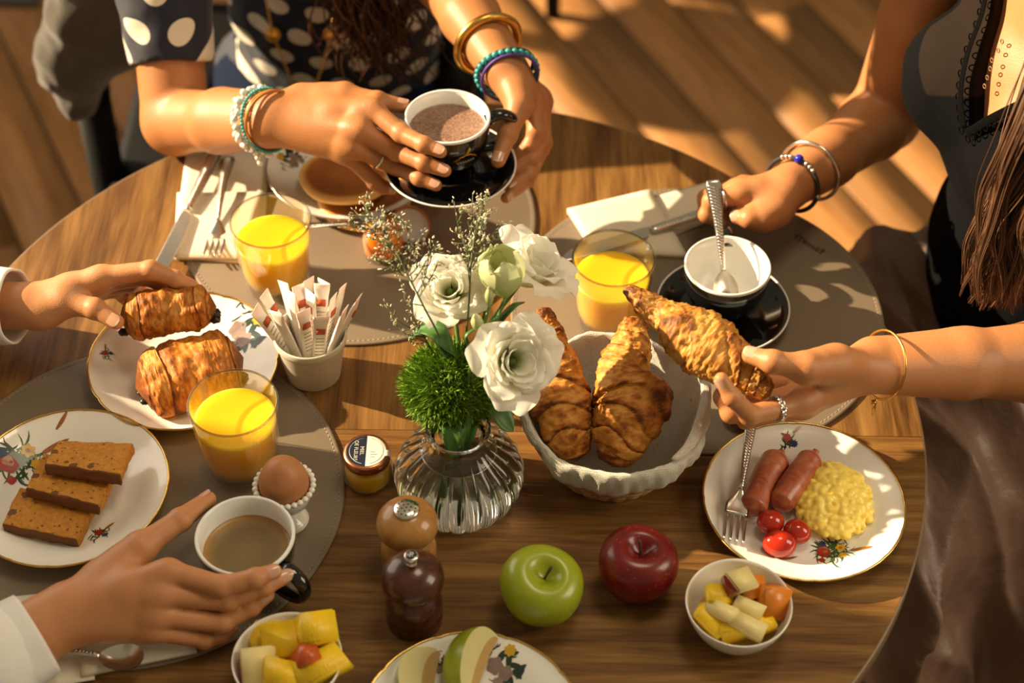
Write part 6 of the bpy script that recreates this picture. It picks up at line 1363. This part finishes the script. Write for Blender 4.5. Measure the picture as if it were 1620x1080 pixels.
bl = band(W5 + ax5 * .010, ax5, .0308, 0, 40); g = G(); up_ = np.argsort(-(bl @ np.array([-.3, -.35, .9]))); beads(g, [bl[up_[0]]], .0052, 0); part('blue_bead', g, m_bluebead, skw, off=SO); g = G(); [part('silver_bead', G().add(*ellipsoid(bl[i], (.003, .003, .003), 8, 6)), m_silver, skw, off=SO) for i in list(up_[3:9]) + list(up_[20:22])]
for k, t in (('thumb', 1),): 
    c_ = H5['thumb'][1] * .35 + H5['thumb'][2] * .65; q = G(); q.add(*tube(band(c_, H5['thumb'][2] - H5['thumb'][1], .0112, 0, 40), .0013, 8, closed=True)); part('finger_ring', q, m_silver, skw, off=SO)
c_ = H5['index'][0] * .4 + H5['index'][1] * .6; q = G(); q.add(*tube(band(c_, H5['index'][1] - H5['index'][0], .0104, 0, 40), .0013, 8, closed=True)); part('finger_ring', q, m_silver, skw, off=SO)
ax6 = nrm(E6 - W6); bp = band(W6 + ax6 * .012, nrm(ax6 + [0, .1, -.15]), .0315, 0, 90); bracelet(bp, .0012, m_gold, skw, SO, False, label='thin gold chain bracelet'); low = bp[np.argmin(bp @ np.array([0, .6, 1.]))]; g = G(); g.add(*tube([low, low + [-.001, -.003, -.010], low + [-.002, -.005, -.018]], [.0010, .0016, .0006], 6)); beads(g, [low + [-.002, -.002, -.004]], .0030); part('bracelet_charm', g, m_gold, skw, off=SO)
c_ = H6['ring'][0] * .56 + H6['ring'][1] * .44; rp2 = band(c_, H6['ring'][1] - H6['ring'][0], .0108, 0, 22); B = basis(H6['ring'][1] - H6['ring'][0]); g = G()
for k in range(22):
    a, b, = rp2[k], rp2[(k + 1) % 22]; d_ = nrm(b - a); o_ = nrm(a - c_); tl = (B[:, 2] * .6 + d_ * .8); g.add(*tube(band(a, nrm(o_ + .5 * (1 if k % 2 else -1) * B[:, 2]), .0022, 0, 12), .0008, 5, closed=True))
part('chain_ring', g, m_silver, skw, off=SO)

# ---- girl in the white shirt: sits outside the frame at left, both hands in view --------
W3 = J(32, 484, .070); E3 = np.array([-.615, .105, .79]); SH3L = np.array([-.735, -.045, 1.05]); W4 = J(100, 976, .040); E4 = np.array([-.455, -.395, .775]); SH3R = np.array([-.685, -.40, 1.05])
H3 = {'thumb': [J(66, 492, .072), J(102, 478, .082), J(150, 488, .084), J(184, 509, .078)], 'index': [J(162, 438, .096), J(238, 427, .104), J(277, 441, .094), J(304, 452, .082)], 'middle': [J(158, 447, .083), J(230, 436, .090), J(254, 448, .076), J(262, 460, .064)], 'ring': [J(150, 456, .070), J(206, 448, .074), J(218, 460, .060), J(222, 470, .052)], 'pinky': [J(140, 466, .058), J(184, 458, .060), J(196, 468, .050), J(200, 476, .044)]}
H4 = {'thumb': [J(160, 918, .050), J(222, 866, .062), J(285, 822, .064), J(329, 790, .056)], 'index': [J(267, 905, .072), J(350, 927, .070), J(404, 914, .0755), J(434, 903, .0750)], 'middle': [J(258, 940, .062), J(361, 949, .052), J(418, 927, .0605), J(454, 910, .0580)], 'ring': [J(252, 973, .048), J(353, 985, .034), J(397, 960, .0390), J(423, 941, .0460)], 'pinky': [J(246, 997, .036), J(325, 1012, .019), J(352, 1004, .018), J(368, 992, .022)]}
girl = thing('person', 'girl in white sleeves at left, hands on a pastry and an espresso cup', 'person', (-.74, -.19, .48)); GO = np.array(girl.location)
fG = nrm([1, .1, 0]); hip3, ch3 = np.array([-.76, -.23, .56]), np.array([-.735, -.23, .93]); tor3 = torso_prims(hip3, ch3, SH3R + [-.02, .02, 0], SH3L + [-.01, -.02, 0], fG, .10, .145); head3 = head_prims((-.70, -.21, 1.31), fG)
leg3 = leg_prims((-.74, -.27, .53), (-.34, -.27, .55), (-.36, -.27, 0)) + leg_prims((-.74, -.10, .53), (-.34, -.08, .55), (-.36, -.08, 0))
b3 = body_parts(tor3 + head3 + leg3, (-.95, -.55, -.01), (-.1, .2, 1.46), .008, .025); a3 = arm_mesh(W3, H3, [(at_wrist(W3, E3, .45), .0285), (at_wrist(W3, E3, .9), .036), (E3, .036), (SH3L, .045)], .0017, .0185); a4 = arm_mesh(W4, H4, [(at_wrist(W4, E4, .45), .0285), (at_wrist(W4, E4, .9), .036), (E4, .036), (SH3R, .045)], .0016, .0205)
V, Fq = join(b3, a3, a4); link('body', np_mesh('body', V, Fq, m_skin3, GO), girl)
addnails(nails({'thumb': H3['thumb']}, (-.1, -.55, .85)), girl, GO); addnails(nails({k: H4[k] for k in ('thumb', 'index', 'middle', 'ring')}, (.1, -.55, .8), over={'thumb': (-.55, .25, .75)}), girl, GO)
m_shirt = NT('white_cotton'); m_shirt.p(Base_Color=m_shirt.mix(m_shirt.noise(scale=30), (.74, .72, .69), (.82, .80, .77)), Roughness=.85, Subsurface_Weight=.1, Subsurface_Scale=.005); m_shirt.bump(m_shirt.noise(scale=26, detail=3, dist=.6), .35, .006); m_shirt = m_shirt.mat
c3 = at_wrist(W3, E3, .02); c4 = at_wrist(W4, E4, .10)
sh = body_parts(tor3[:-1] + [('c', at_wrist(W3, E3, .30), E3, .040, .046), ('c', E3, SH3L, .048, .060), ('c', at_wrist(W4, E4, .35), E4, .040, .046), ('c', E4, SH3R, .048, .060)], (-.95, -.6, .55), (-.2, .25, 1.2), .0065, .025, lambda X, Y, Z: .58 - Z, .010); link('shirt', np_mesh('shirt', *sh, m_shirt, GO), girl)
def cuff(W, E, t0, t1, r0, r1, sq):
    d = nrm(E - W); B = basis(d, (0, 0, 1)); L = np.linalg.norm(E - W); a = np.arange(72) * 2 * PI / 72; V = []; prof = [(t1, r1 - .003), (t0 + .02, r0 - .003), (t0, r0 - .0022), (t0 - .002, r0 - .001), (t0, r0), (t0 + .015, r0 + .0004), (t1, r1)]
    for t, r_ in prof:
        w = r_ * (1 + .03 * np.sin(3 * a + 1) + .015 * np.sin(7 * a)); V.append(W + d * (L * t) + B[:, 0] * (w * np.cos(a))[:, None] * sq + B[:, 1] * (w * np.sin(a))[:, None])
    g = G(); g.add(np.concatenate(V), grid_faces(len(prof), 72, True)); part('cuff', g, m_shirt, girl, off=GO)
cuff(W3, E3, .02, .52, .0365, .047, 1.0); cuff(W4, E4, .12, .60, .0400, .050, .85)
hc = body_parts([('e', (-.725, -.22, 1.34), (.106, .094, .112)), ('c', (-.79, -.23, 1.30), (-.83, -.23, 1.05), .08, .06)], (-1.0, -.4, .9), (-.5, .1, 1.5), .010, .03); link('hair_crown', np_mesh('hair_crown', *hc, m_bhair, GO), girl)
q = body_parts([p for p in leg3 if p[3] > .05] + [tor3[0]], (-.95, -.55, .08), (-.1, .2, .64), .009, .03, None, .012); link('trousers', np_mesh('trousers', *q, m_cord, GO), girl)
CH3 = chair('black chair of the girl in the white shirt', (-.80, -.19, 0), PI / 2, m_chair, m_chair)

# ---- grey wool coat over the back of the polka dot woman's chair ---------------------------
m_wool = NT('grey_wool'); m_wool.p(Base_Color=m_wool.mix(m_wool.noise(scale=260, detail=4), (.040, .030, .019), (.090, .068, .044)), Roughness=.95, Sheen_Weight=.4); m_wool.bump(m_wool.noise(scale=500, detail=3), .6, .002); m_wool = m_wool.mat
def Kp(u, v, y): d = ray(u, v); t = (y - CAM[1]) / d[1]; return CAM + d * t
yC = .63
cp_ = [('c', Kp(155, -70, yC), Kp(118, 95, yC), .052, .044), ('c', Kp(118, 95, yC), Kp(124, 152, yC), .044, .030), ('c', Kp(190, -70, yC), Kp(172, 60, yC), .050, .046), ('c', Kp(175, 40, yC), Kp(206, 62, yC), .040, .024), ('c', Kp(155, -70, yC), Kp(150, -200, yC + .16), .055, .05)]
lo_ = np.min([np.minimum(p[1], p[2]) for p in cp_], 0) - .1; hi_ = np.max([np.maximum(p[1], p[2]) for p in cp_], 0) + .1
V, Fq = body_parts(cp_, lo_, hi_, .005, .02); V = V + (fbm(V, 12, 3) * .008)[:, None] * np.array([1, .6, .2]); base = V.mean(0); thing('coat', 'grey wool coat hanging over the side of the black armchair, upper left', 'coat', base, None, None, me=np_mesh('coat', V, Fq, m_wool, base))
